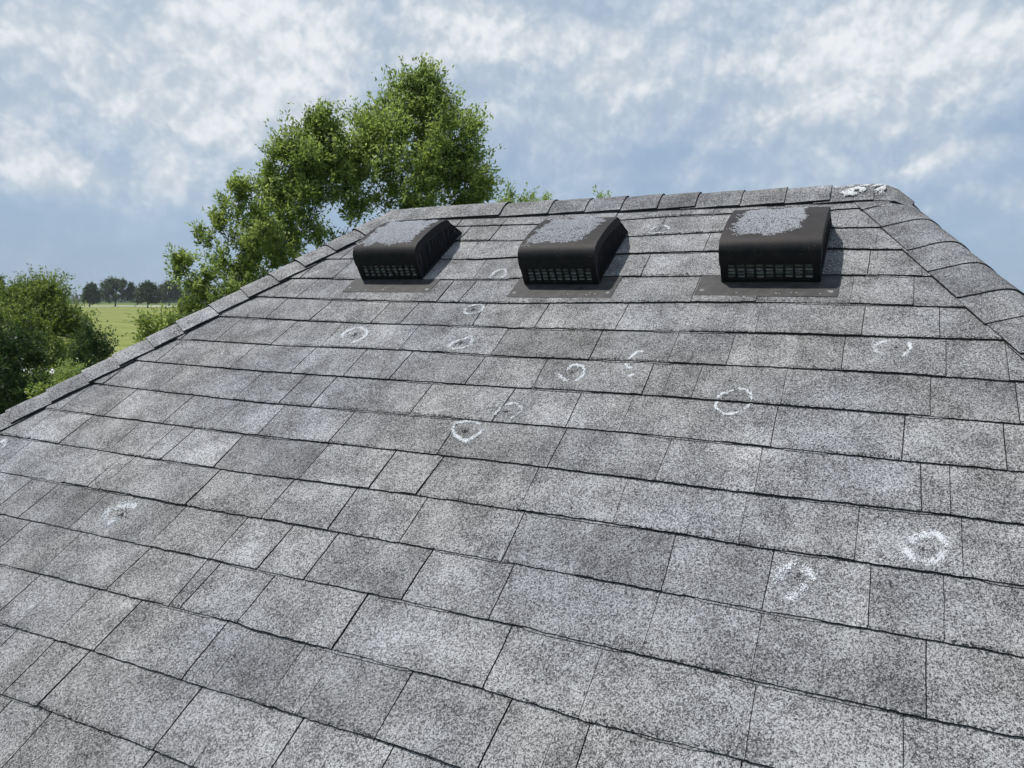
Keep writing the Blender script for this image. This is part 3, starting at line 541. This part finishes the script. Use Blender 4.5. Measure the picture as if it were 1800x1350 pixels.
    for i in range(nc+1):
        a = .018+cw*i; t_ = .0024; l = rr.uniform(-.002, .002)
        vs = [P(a-t_+l, .002, .063), P(a+t_+l, .002, .063), P(a+t_-l, .002, .017), P(a-t_-l, .002, .017)]; vs += [P(a-t_+l, .009, .063), P(a+t_+l, .009, .063), P(a+t_-l, .009, .017), P(a-t_-l, .009, .017)]
        mb.add(vs, [(0, 3, 2, 1), (0, 4, 7, 3), (1, 2, 6, 5), (0, 1, 5, 4), (3, 7, 6, 2)], 1)
    for i in range(nc):
        for j in range(6):
            c = .0195+j*.0076+rr.uniform(-.0012, .0012); a0, a1 = .018+cw*i+.004, .018+cw*(i+1)-.003; tl = rr.uniform(-.0014, .0014); hh = rr.uniform(.0006, .0016)
            if rr.random() < .25: continue
            vs = [P(a0, .005, c-tl), P(a1, .005, c+tl), P(a1, .005, c+tl+hh), P(a0, .005, c-tl+hh), P(a0, .009, c-tl+hh+.002), P(a1, .009, c+tl+hh+.002), P(a0, .009, c-tl), P(a1, .009, c+tl)]
            mb.add(vs, [(0, 1, 2, 3), (3, 2, 5, 4), (0, 6, 7, 1)], 2)
    for j in range(3): bx(mb, .018, W-.018, .0035, .006, .0285+j*.0115, .0298+j*.0115, 1)
    mb.build('front_grille', [M_MESH, M_BAR, M_SLAT], root)
    # side screens: slanting wires over mesh
    for a, sg in ((0, 1), (W, -1)):
        mb = MB(); bot = [(.0, .008), (Lb-.01, .006)]
        top = lambda b: float(np.interp(b, [.012, .034, .064, .10, .20, .268, .286, Lb], [.05, .086, .095, .097, .086, .074, .070, .008]))
        n = 24; vs = []
        for i in range(n+1):
            b = .004+(Lb-.008)*i/n; vs += [P(a+sg*.006, b, .007), P(a+sg*.006, b, max(top(b), .0075))]
        mb.add(vs, [(2*i, 2*i+2, 2*i+3, 2*i+1) for i in range(n)], 2)
        b = .012
        while b < Lb-.03:
            le = rr.uniform(-.006, .004)+.018; tb = top(min(b+le, Lb-.02))-.002; t_ = .0011
            if tb > .012:
                pts = []; K_ = 5
                for q in range(K_+1):
                    f_ = q/K_; pts.append((b+le*f_+.0016*math.sin(f_*6+b*90), .010+(tb-.010)*f_))
                vs = [];
                for (bb, c) in pts: vs += [P(a+sg*.002, bb-t_, c), P(a+sg*.002, bb+t_, c), P(a+sg*.005, bb+t_, c), P(a+sg*.005, bb-t_, c)]
                mb.add(vs, [(4*i+x, 4*i+(x+1) % 4, 4*i+4+(x+1) % 4, 4*i+4+x) for i in range(K_) for x in range(4)], 1)
            b += rr.uniform(.007, .0095)
        bx(mb, a+(0 if sg > 0 else -.007), a+(.007 if sg > 0 else 0), .0145, Lb-.012, .0035, .011, 1)
        bx(mb, a+(0 if sg > 0 else -.007), a+(.007 if sg > 0 else 0), .0015, .014, .0025, .062, 1)
        mb.build('side_grille', [M_MESH, M_BAR, M_SMESH], root)
    # granules shed by the caps above, stuck on the hood top
    mb = MB(); n = 0; pn = patch['n']
    while n < pn:
        a = rr.uniform(.01, .99); b = rr.uniform(.03, .262); q = patch['f'](a, b/.262)+.35*nz(a*4, b*20, 2, seed)+.2*nz(a*4, b*20, 7, seed)
        if q < 0 or (q < .14 and rr.random() > q/.14): continue
        n += 1; r = rr.uniform(.0009, .0017); A_, c = a*W, top_c(b)+.0022*bow(a)+.0006; k = 4; a0 = rr.uniform(0, 6)
        V_ = [P(A_+r*math.cos(a0+1.57*j+rr.uniform(-.3, .3)), b+r*math.sin(a0+1.57*j+rr.uniform(-.3, .3)), c-.0004) for j in range(k)]+[P(A_, b, c+r*.7)]
        mb.add(V_, [(j, (j+1) % k, k) for j in range(k)], 0)
    for _ in range(500):
        a = rr.uniform(.04, .97); b = abs(rr.gauss(.03, .018)); 
        if nz(a*8, b*60, 1, seed) < -.05: continue
        r = rr.uniform(.0006, .0014); c = top_c(b)+.0022*bow(a)+.0004
        V_ = [P(a*W+r*math.cos(1.57*j), b+r*math.sin(1.57*j), c-.0006) for j in range(4)]+[P(a*W, b, c+r*.5)]
        mb.add(V_, [(j, (j+1) % 4, 4) for j in range(4)], 1)
    mb.build('granule_patch', [M_PGR, M_DUST], hood)
    return root
def f1(a, b): return min(a-.04-.06*b, .90-a, (b-.15)*1.2, 1.0-b)*4
def f2(a, b): return min(a-.04-.06*b, .88-a-.25*max(0, .6-b), (b-.17)*1.1, .99-b)*4
def f3(a, b): return min(a-.09-.10*max(0, b-.6), .80-a-.10*max(0, .5-b), (b-.20)*1.2, .97-b)*4
make_vent(-1.812, -1.540, 2.012, (-1.848, -1.468, 1.925, 2.035), 'black roof vent nearest the left hip, its top crusted with solid pale granules', dict(n=14000, f=f1), 11)
make_vent(-1.117, -.853, 1.978, (-1.150, -.790, 1.900, 2.034), 'black roof vent in the middle of the row, its granule patch ragged along the right', dict(n=9000, f=f2), 23)
make_vent(-.470, -.193, 1.992, (-.536, -.143, 1.917, 2.034), 'black roof vent nearest the right hip and the white-marked ridge end', dict(n=8500, f=f3), 37)
# ------------------------------------------------------------------ trees
def at(x, y, D):
    d = np.array([(x-900)/FPX, (y-675)/FPX, 1.]) @ WC; return CAM+d*(D/math.hypot(d[0], d[1]))
def leaf_mat(name, cols, trans=.45, rough=.5):
    m, t, p, nn, lk = mat(name); at_ = nn('ShaderNodeAttribute'); at_.attribute_name = 'tint'
    r = nn('ShaderNodeValToRGB'); lk(at_.outputs['Fac'], r.inputs[0]); e = r.color_ramp.elements
    e[0].position = 0; e[0].color = (*cols[0], 1); e[1].position = 1; e[1].color = (*cols[-1], 1)
    for i, c in enumerate(cols[1:-1]): q = e.new((i+1)/(len(cols)-1)); q.color = (*c, 1)
    lk(r.outputs[0], p.inputs['Base Color']); p.inputs['Roughness'].default_value = rough; p.inputs['Specular IOR Level'].default_value = .35
    tr = nn('ShaderNodeBsdfTranslucent'); hs = nn('ShaderNodeHueSaturation'); hs.inputs['Saturation'].default_value = 1.1; hs.inputs['Value'].default_value = 1.6; hs.inputs['Hue'].default_value = .49
    lk(r.outputs[0], hs.inputs['Color']); lk(hs.outputs[0], tr.inputs[0]); mx = nn('ShaderNodeMixShader'); mx.inputs[0].default_value = trans
    lk(p.outputs[0], mx.inputs[1]); lk(tr.outputs[0], mx.inputs[2]); lk(mx.outputs[0], t.nodes['Material Output'].inputs[0]); return m
M_BARK = simple('bark', (.13, .115, .10), .9, var=.35, scale=12, bump=.5, bs=40)
G_MAPLE = leaf_mat('maple_leaves', [(0.0673, 0.1076, 0.0329), (0.1316, 0.1943, 0.0538), (0.2168, 0.2915, 0.0837), (0.3065, 0.3887, 0.1346)])
G_YOUNG = leaf_mat('young_leaves', [(0.096, 0.144, 0.036), (0.156, 0.216, 0.0552), (0.228, 0.3, 0.084), (0.312, 0.384, 0.138)])
G_OLIVE = leaf_mat('olive_leaves', [(0.06, 0.0936, 0.0216), (0.102, 0.15, 0.036), (0.144, 0.198, 0.0504), (0.192, 0.246, 0.078)])
G_DARK = leaf_mat('dark_leaves', [(.016, .032, .012), (.024, .05, .016), (.038, .07, .022), (.06, .10, .03)])
G_FAR = leaf_mat('far_leaves', [(.03, .055, .024), (.045, .075, .03), (.06, .095, .038)], .2)
def leaf_cloud(C, Dv, size, r_, elong=2.3):
    """C centres (n,3), Dv pointing directions -> folded rhomb leaves"""
    n = len(C); d = Dv+r_.normal(0, .35, (n, 3)); d /= np.linalg.norm(d, axis=1)[:, None]
    up = r_.normal(0, .55, (n, 3))+[0, 0, .8]; s = np.cross(d, up); s /= np.linalg.norm(s, axis=1)[:, None]+1e-9; nn_ = np.cross(s, d)
    L = (size*r_.uniform(.65, 1.3, n))[:, None]; Wd = L/elong/2
    a = C; tip = C+d*L; m = C+d*L*.42; l = m-s*Wd+nn_*Wd*.35; r = m+s*Wd+nn_*Wd*.35
    V = np.stack([a, r, tip, l], 1).reshape(-1, 3); i = np.arange(n)*4
    return V, np.stack([i, i+1, i+2, i+3], 1)
def poly_rng(poly, y):
    xs = []
    for (x0, y0), (x1, y1) in zip(poly, poly[1:]+poly[:1]):
        if (y0 <= y) != (y1 <= y): xs.append(x0+(y-y0)/(y1-y0)*(x1-x0))
    xs.sort(); return xs
def tree(name, label, cat, poly, D, tx, nclu, nleaf, size, M, seed, group=None, rc=.32, outw=.7, up=.8, ground=0., trunk_r=.11, depth=.75, tlean=0, rim=.45, twigs=3, topf=.72, thin=(), drop=0, wind=.0):
    r_ = np.random.default_rng(seed)
    if drop: y0_ = min(p[1] for p in poly); poly = [(x, y+drop*max(0, 1-(y-y0_)/220)) for x, y in poly]
    ys = [p[1] for p in poly]; ya, yb = min(ys), max(ys)
    basep = at(tx, 600, D); basep[2] = ground
    cl = []; tries = 0
    while len(cl) < nclu and tries < nclu*60:
        tries += 1
        y = r_.uniform(ya, yb); xs = poly_rng(poly, y)
        if len(xs) < 2: continue
        j = 2*r_.integers(len(xs)//2); a, b = xs[j], xs[j+1]
        x = r_.uniform(a, b)
        if r_.random() > (b-a)/(max(1, max(p[0] for p in poly)-min(p[0] for p in poly)))+.25: continue
        if any(((x-tx_)/rx_)**2+((y-ty_)/ry_)**2 < 1 and r_.random() < .6 for tx_, ty_, rx_, ry_ in thin): continue
        hw = (b-a)/2/FPX*D; q = (x-(a+b)/2)/max(1e-6, (b-a)/2)
        dz = r_.uniform(-1, 1)*depth*hw*math.sqrt(max(0, 1-q*q)); p = at(x, y, D+dz)
        cl.append((p, x, y))
    if 9 < D < 30 and trunk_r > .04:              # the lower crown, reaching down behind the roof
        Q_ = np.array([q[0] for q in cl]); mcx, mcy = Q_[:, 0].mean(), Q_[:, 1].mean(); rad_ = max(.5, .8*Q_[:, :2].std(axis=0).mean()*1.7); zlo = Q_[:, 2].min()
        for _ in range(int(nclu*.35)):
            a_, rr_ = r_.uniform(0, 6.283), rad_*math.sqrt(r_.uniform(0, 1)); zz = r_.uniform(max(ground+.9, .35*zlo), max(ground+1.2, zlo-.15)); f_ = (zz-ground)/(zlo-ground+.01)
            cl.append((np.array([mcx*f_+basep[0]*(1-f_)+rr_*math.cos(a_), mcy*f_+basep[1]*(1-f_)+rr_*math.sin(a_), zz]), 0, 0))
    P = np.array([c[0] for c in cl]); cx, cy = basep[0], basep[1]
    zt = P[:, 2].max(); zb = P[:, 2].min()
    axis = lambda z: np.array([cx+(P[:, 0].mean()-cx)*min(1, max(0, (z-ground)/(zt-ground)))*1.0, cy+(P[:, 1].mean()-cy)*min(1, (z-ground)/(zt-ground)), z])
    trunk_r *= 1.35; mb = MB(); zs = np.linspace(ground-.1, ground+(zt-ground)*topf, 9)
    tp = [axis(z)+np.array([r_.normal(0, .03), r_.normal(0, .03), 0])*(i > 0) for i, z in enumerate(zs)]; tr = [trunk_r*(1.25 if i == 0 else 1-.82*i/8) for i in range(9)]
    nodes = []
    for i in range(8):
        for f in (0, .5): nodes.append((tp[i]*(1-f)+tp[i+1]*f, tr[i]*(1-f)+tr[i+1]*f))
    mb.tube(tp, tr, 8)
    order = np.argsort(P[:, 2]+.6*np.hypot(P[:, 0]-cx, P[:, 1]-cy)); Lc, Ld, Lt = [], [], []
    dirs = {}
    for oi in order:
        p = P[oi]; best = None
        for q, rad in nodes:
            h = p[2]-q[2]; d = np.linalg.norm(p-q)
            cst = d+(1.5*max(0, .35*np.hypot(*(p-q)[:2])-h))+(.0 if rad > .02 else .25)
            if best is None or cst < best[0]: best = (cst, q, rad)
        q, rad = best[1], best[2]; r0 = max(.006, min(rad*.62, .05)); mid = (p+q)/2+np.array([*(r_.normal(0, .05, 2)), -.06*np.linalg.norm(p-q)*r_.uniform(-.5, 1.5)])*np.linalg.norm(p-q)
        r1 = max(.004, r0*.5); mb.tube([q, mid, p], [r0, (r0+r1)/2, r1], 5); nodes.append((mid, (r0+r1)/2)); nodes.append((p, r1))
        ax = axis(p[2]*.75+zb*.25*0+.25*zb); o = p-ax; o = o/(np.linalg.norm(o)+1e-6)*outw+np.array([0, 0, up]); o /= np.linalg.norm(o)+1e-9
        nl = int(nleaf/nclu*r_.uniform(.6, 1.4)); nt_ = max(3, nl//14); R_ = rc*r_.uniform(.7, 1.35)
        td = o+r_.normal(0, .62, (nt_, 3))+np.array(WC[0])*wind; td /= np.linalg.norm(td, axis=1)[:, None]; st_ = p+r_.normal(0, R_*.22, (nt_, 3)); ln = R_*r_.uniform(.5, 1.8, nt_)
        for k in range(min(twigs, nt_)): mb.tube([p, p+td[k]*ln[k]*.8], [r1*.7, .0022], 3)
        ti = r_.integers(0, nt_, nl); f = r_.uniform(.05, 1, nl); c = st_[ti]+td[ti]*(ln[ti]*f)[:, None]; c[:, 2] -= .10*R_*f*f
        c += r_.normal(0, size*.35, (nl, 3)); Lc.append(c); Ld.append(td[ti]+r_.normal(0, .7, (nl, 3))+[0, 0, -.15]); Lt.append(np.clip(r_.normal(.5, .17)+r_.normal(0, .16, nl)+.12*f, 0, 1))
    C_, D_, T_ = np.concatenate(Lc), np.concatenate(Ld), np.concatenate(Lt)
    V, Q = leaf_cloud(C_, D_, size, r_)
    root = tag(empty(name, tuple(basep)), label, cat, group); b0 = basep
    mb.v = [(a-b0[0], b-b0[1], c-b0[2]) for a, b, c in mb.v]; mb.build('trunk', [M_BARK], root, True)
    fast_mesh('crown', V-b0, Q, [M], root, np.repeat(T_, 4)); return root
tree('tall_tree', 'tallest green tree, its crown rising to a point behind the left end of the ridge', 'tree',
     [(743,98),(765,135),(775,165),(800,178),(832,190),(842,195),(826,218),(832,238),(815,252),(838,272),(828,285),(806,294),(838,318),(868,331),(835,342),(836,362),(820,385),(700,400),(640,400),(618,340),(596,300),(598,240),(624,196),(660,165),(692,125),(728,115)],
     13.2, 690, 235, 50000, .068, G_MAPLE, 3, None, .27, 1.0, .5, trunk_r=.13, topf=.66, drop=42, wind=.35, thin=((668, 350, 42, 34), (610, 400, 40, 40), (720, 350, 30, 16)))
tree('leafy_tree', 'broad green tree with several leaders, between the tallest tree and the thin one', 'tree',
     [(567,176),(588,190),(600,218),(612,262),(622,330),(640,385),(600,425),(560,450),(500,470),(478,470),(462,420),(448,365),(458,315),(470,305),(478,250),(505,215),(525,230),(546,186)],
     12.6, 560, 150, 31000, .066, G_MAPLE, 5, None, .24, .45, 1.1, trunk_r=.11, topf=.6, drop=36, wind=.1, thin=((600, 400, 34, 34), (560, 430, 40, 22), (520, 450, 25, 22)))
tree('slender_tree', 'thin upswept tree with loose branches, rising left of the broad tree', 'tree',
     [(422,302),(434,306),(440,335),(452,318),(468,362),(495,430),(512,470),(440,525),(400,515),(376,478),(384,446),(360,424),(344,400),(350,390),(364,402),(382,428),(388,410),(374,392),(378,346),(388,340),(400,378),(408,400),(412,350),(416,312)],
     11.8, 452, 105, 13500, .056, G_YOUNG, 8, None, .15, .3, 1.3, trunk_r=.07, topf=.5, twigs=4, drop=14, thin=((470, 470, 30, 25), (405, 470, 14, 18)))
tree('young_tree', 'small bright green tree just behind the left hip, left of the thin tree', 'tree',
     [(313,457),(328,460),(333,486),(346,466),(360,468),(370,495),(398,505),(420,525),(380,560),(330,590),(312,575),(314,545),(322,512),(308,482)],
     10.8, 352, 50, 6500, .054, G_YOUNG, 12, None, .14, .3, 1.2, trunk_r=.05, topf=.5, twigs=4)
tree('yellow_green_bush', 'low yellow-green bush at the edge of the field, just behind the left hip', 'bush',
     [(266,548),(290,543),(308,560),(330,580),(300,610),(256,612),(253,568)], 10.2, 285, 20, 2600, .05, G_YOUNG, 14, None, .13, .4, 1.0, trunk_r=.03, twigs=3)
tree('far_side_tree', 'pale green treetop showing over the ridge, right of the tallest tree', 'tree',
     [(868,356),(886,343),(905,336),(935,340),(953,335),(962,352),(975,400),(965,460),(860,460)], 15.5, 915, 40, 6000, .06, G_YOUNG, 15, None, .24, .4, 1.0, trunk_r=.08, topf=.8)
tree('hidden_tree', 'tiny leafy tip just peeping over the middle of the ridge', 'tree',
     [(1047,356),(1056,345),(1066,356),(1078,400),(1060,440),(1040,400)], 16, 1056, 12, 900, .07, G_YOUNG, 16, None, .18, .3, 1.0, trunk_r=.05, topf=.85)
tree('round_tree', 'large rounded olive-green tree standing before the field at the far left', 'tree',
     [(-40,500),(0,497),(40,490),(80,486),(105,494),(132,514),(146,545),(155,580),(175,610),(180,640),(150,665),(60,680),(0,690),(-70,680),(-110,600),(-90,530)],
     26, 85, 260, 62000, .085, G_OLIVE, 21, None, .36, .5, .9, trunk_r=.17, topf=.5, twigs=5, drop=24)
tree('dark_bush', 'dense dark bush at the foot of the round tree, beside the pale path', 'bush',
     [(130,610),(155,585),(184,600),(196,628),(200,700),(150,720),(130,660)], 21, 168, 40, 9500, .07, G_DARK, 23, None, .3, .6, .7, trunk_r=.06)
tree('dark_shrub', 'dark shrub in the lower left corner, under the round tree', 'shrub',
     [(-60,610),(0,600),(46,596),(70,640),(76,680),(110,700),(60,760),(-60,760)], 17.5, 10, 60, 13000, .075, G_DARK, 24, None, .3, .6, .7, trunk_r=.06)
tree('mid_green_shrub', 'mid green shrub between the dark shrub and the dark bush', 'shrub',
     [(60,640),(90,655),(120,668),(140,640),(150,700),(100,740),(60,720)], 19, 105, 26, 5500, .07, G_MAPLE, 26, None, .26, .5, .8, trunk_r=.05)
tree('light_shrub', 'small light green shrub right against the left hip, below the round tree', 'shrub',
     [(64,692),(72,678),(96,674),(112,690),(110,730),(70,740)], 14.5, 86, 14, 2200, .06, G_YOUNG, 27, None, .16, .4, 1., trunk_r=.03)
# far trees across the field
FT = [('lone dark tree at the left edge, half hidden behind the round tree', -6, 489, 22, 300), ('narrow tree beside the round tree, first of the far row', 160, 503, 20, 560), ('widest and darkest tree of the far row beyond the field', 205, 494, 74, 600),
      ('small round tree standing alone at the far edge of the field', 262, 501, 38, 520), ('hazy blue-green tree at the right end of the far row', 299, 499, 34, 680), ('far tree mostly hidden behind the thin tree', 345, 503, 44, 700)]
for i, (lb, x, yt, wpx, D) in enumerate(FT):
    yg = 525+5.31*FPX/D; h = yg-yt; w2 = wpx/2
    po = [(x-w2*.55, yt+h*.1), (x-w2*.2, yt), (x+w2*.25, yt+h*.03), (x+w2*.7, yt+h*.22), (x+w2, yt+h*.5), (x+w2*.9, yt+h*.8), (x-w2*.9, yt+h*.82), (x-w2, yt+h*.45)]
    s = D/600
    tree('distant_tree', lb, 'tree', po, D, x, 95, 11000, 1.25*s, G_FAR, 40+i, 'trees across the field', 1.9*s, .8, .5, trunk_r=.35*s, twigs=0, depth=.6)
# the wood along the horizon: one mass
r_ = np.random.default_rng(99); n = 26000; azs = r_.uniform(R(-115), R(70), n); Dw = r_.uniform(1150, 1500, n)
hmax = 9+5*np.sin(azs*23)+4*np.sin(azs*61+1)+3*np.sin(azs*140); z = np.abs(r_.normal(0, .45, n)).clip(0, 1)*hmax.clip(4, 30)
Cw = np.stack([np.sin(azs)*Dw, np.cos(azs)*Dw, z], 1); V, Q = leaf_cloud(Cw, r_.normal(0, 1, (n, 3)), 5.0, r_, 1.3)
tag(fast_mesh('woodland', V, Q, [G_FAR], None, np.repeat(r_.uniform(0, 1, n), 4)), 'far-off wood along the horizon beyond the field', 'woodland', None, 'stuff')
# ------------------------------------------------------------------ ground
def ground_mat(name, a, b, c, s1, s2, stretch=(1, 1, 1), rot=0):
    m, t, p, nn, lk = mat(name); p.inputs['Roughness'].default_value = .95; p.inputs['Specular IOR Level'].default_value = .1
    tcn = nn('ShaderNodeTexCoord'); mp = nn('ShaderNodeMapping'); mp.inputs['Scale'].default_value = stretch; mp.inputs['Rotation'].default_value = (0, 0, rot); lk(tcn.outputs['Object'], mp.inputs[0])
    n1 = nn('ShaderNodeTexNoise'); n1.inputs['Scale'].default_value = s1; n1.inputs['Detail'].default_value = 8; n1.inputs['Roughness'].default_value = .65; lk(mp.outputs[0], n1.inputs[0])
    n2 = nn('ShaderNodeTexNoise'); n2.inputs['Scale'].default_value = s2; n2.inputs['Detail'].default_value = 6; lk(tcn.outputs['Object'], n2.inputs[0])
    ad = nn('ShaderNodeMath'); ad.operation = 'MULTIPLY_ADD'; lk(n1.outputs[0], ad.inputs[0]); ad.inputs[1].default_value = .65; mu = nn('ShaderNodeMath'); mu.operation = 'MULTIPLY'; lk(n2.outputs[0], mu.inputs[0]); mu.inputs[1].default_value = .35; lk(mu.outputs[0], ad.inputs[2])
    r = nn('ShaderNodeValToRGB'); lk(ad.outputs[0], r.inputs[0]); e = r.color_ramp.elements
    e[0].position = .35; e[0].color = (*a, 1); e[1].position = .66; e[1].color = (*c, 1); q = e.new(.5); q.color = (*b, 1); lk(r.outputs[0], p.inputs['Base Color']); return m
def sheet(name, pts, z, m):
    mb = MB(); mb.add([(x, y, z) for x, y in pts], [tuple(range(len(pts)))]); return tag(mb.build(name, [m]), kind='structure')
GR = ground_mat('rough_grass', (.045, .08, .02), (.08, .12, .032), (.12, .15, .05), .35, 3)
fl_a = (at(0, 540, 100)-CAM)[:2]; rotf = math.atan2(fl_a[0], fl_a[1])
GF = ground_mat('mown_field', (.125, .155, .036), (.175, .20, .055), (.25, .255, .095), .03, .25, (1, 6, 1), rotf)
sheet('ground', [(-1695, -695), (1695, -695), (1695, 1895), (-1695, 1895)], 0, GR)
def gp(x, D): p = at(x, 560, D); return (p[0], p[1])
sheet('field', [gp(-500, 62), gp(130, 70), gp(300, 76), gp(800, 70), gp(1300, 300), gp(1100, 900), gp(-600, 900)], .004, GF)
sheet('dirt_path', [gp(185, 76.5), gp(215, 76.2), gp(262, 79.2), gp(420, 86), gp(420, 93), gp(262, 84), gp(215, 80), gp(185, 80)], .012, simple('dry_earth', (.22, .17, .12), .95, var=.2, scale=1.5))
sheet('road', [gp(140, 560), gp(210, 590), gp(330, 640), gp(330, 760), gp(200, 660), gp(140, 600)], .02, simple('pale_gravel', (.36, .36, .34), .9, var=.1, scale=.1))
m, t, p, nn, lk = mat('pond_water'); p.inputs['Base Color'].default_value = (.10, .12, .12, 1); p.inputs['Roughness'].default_value = .08
tcn = nn('ShaderNodeTexCoord'); n_ = nn('ShaderNodeTexNoise'); n_.inputs['Scale'].default_value = 2; lk(tcn.outputs['Object'], n_.inputs[0]); b_ = nn('ShaderNodeBump'); b_.inputs['Strength'].default_value = .15; lk(n_.outputs[0], b_.inputs['Height']); lk(b_.outputs[0], p.inputs['Normal'])
sheet('gravel_yard', [gp(-60, 44), gp(150, 44), gp(150, 66), gp(-60, 70)], .012, simple('pale_yard_gravel', (.62, .62, .60), .9, var=.12, scale=.6))
sheet('pond', [gp(-60, 50), gp(60, 47), gp(140, 52), gp(130, 58), gp(20, 62), gp(-60, 60)], .02, m)

# ------------------------------------------------------------------ the summer air between here and the far trees
mh, t, p, nn, lk = mat('air'); t.nodes.remove(p); pv = nn('ShaderNodeVolumePrincipled'); pv.inputs['Color'].default_value = (.86, .92, 1, 1); pv.inputs['Density'].default_value = .0001; pv.inputs['Anisotropy'].default_value = .2
lk(pv.outputs[0], t.nodes['Material Output'].inputs['Volume'])
mb = MB(); mb.box((0, 600, 14.), (3400, 2600, 30)); hz = tag(mb.build('haze', [mh]), kind='stuff')
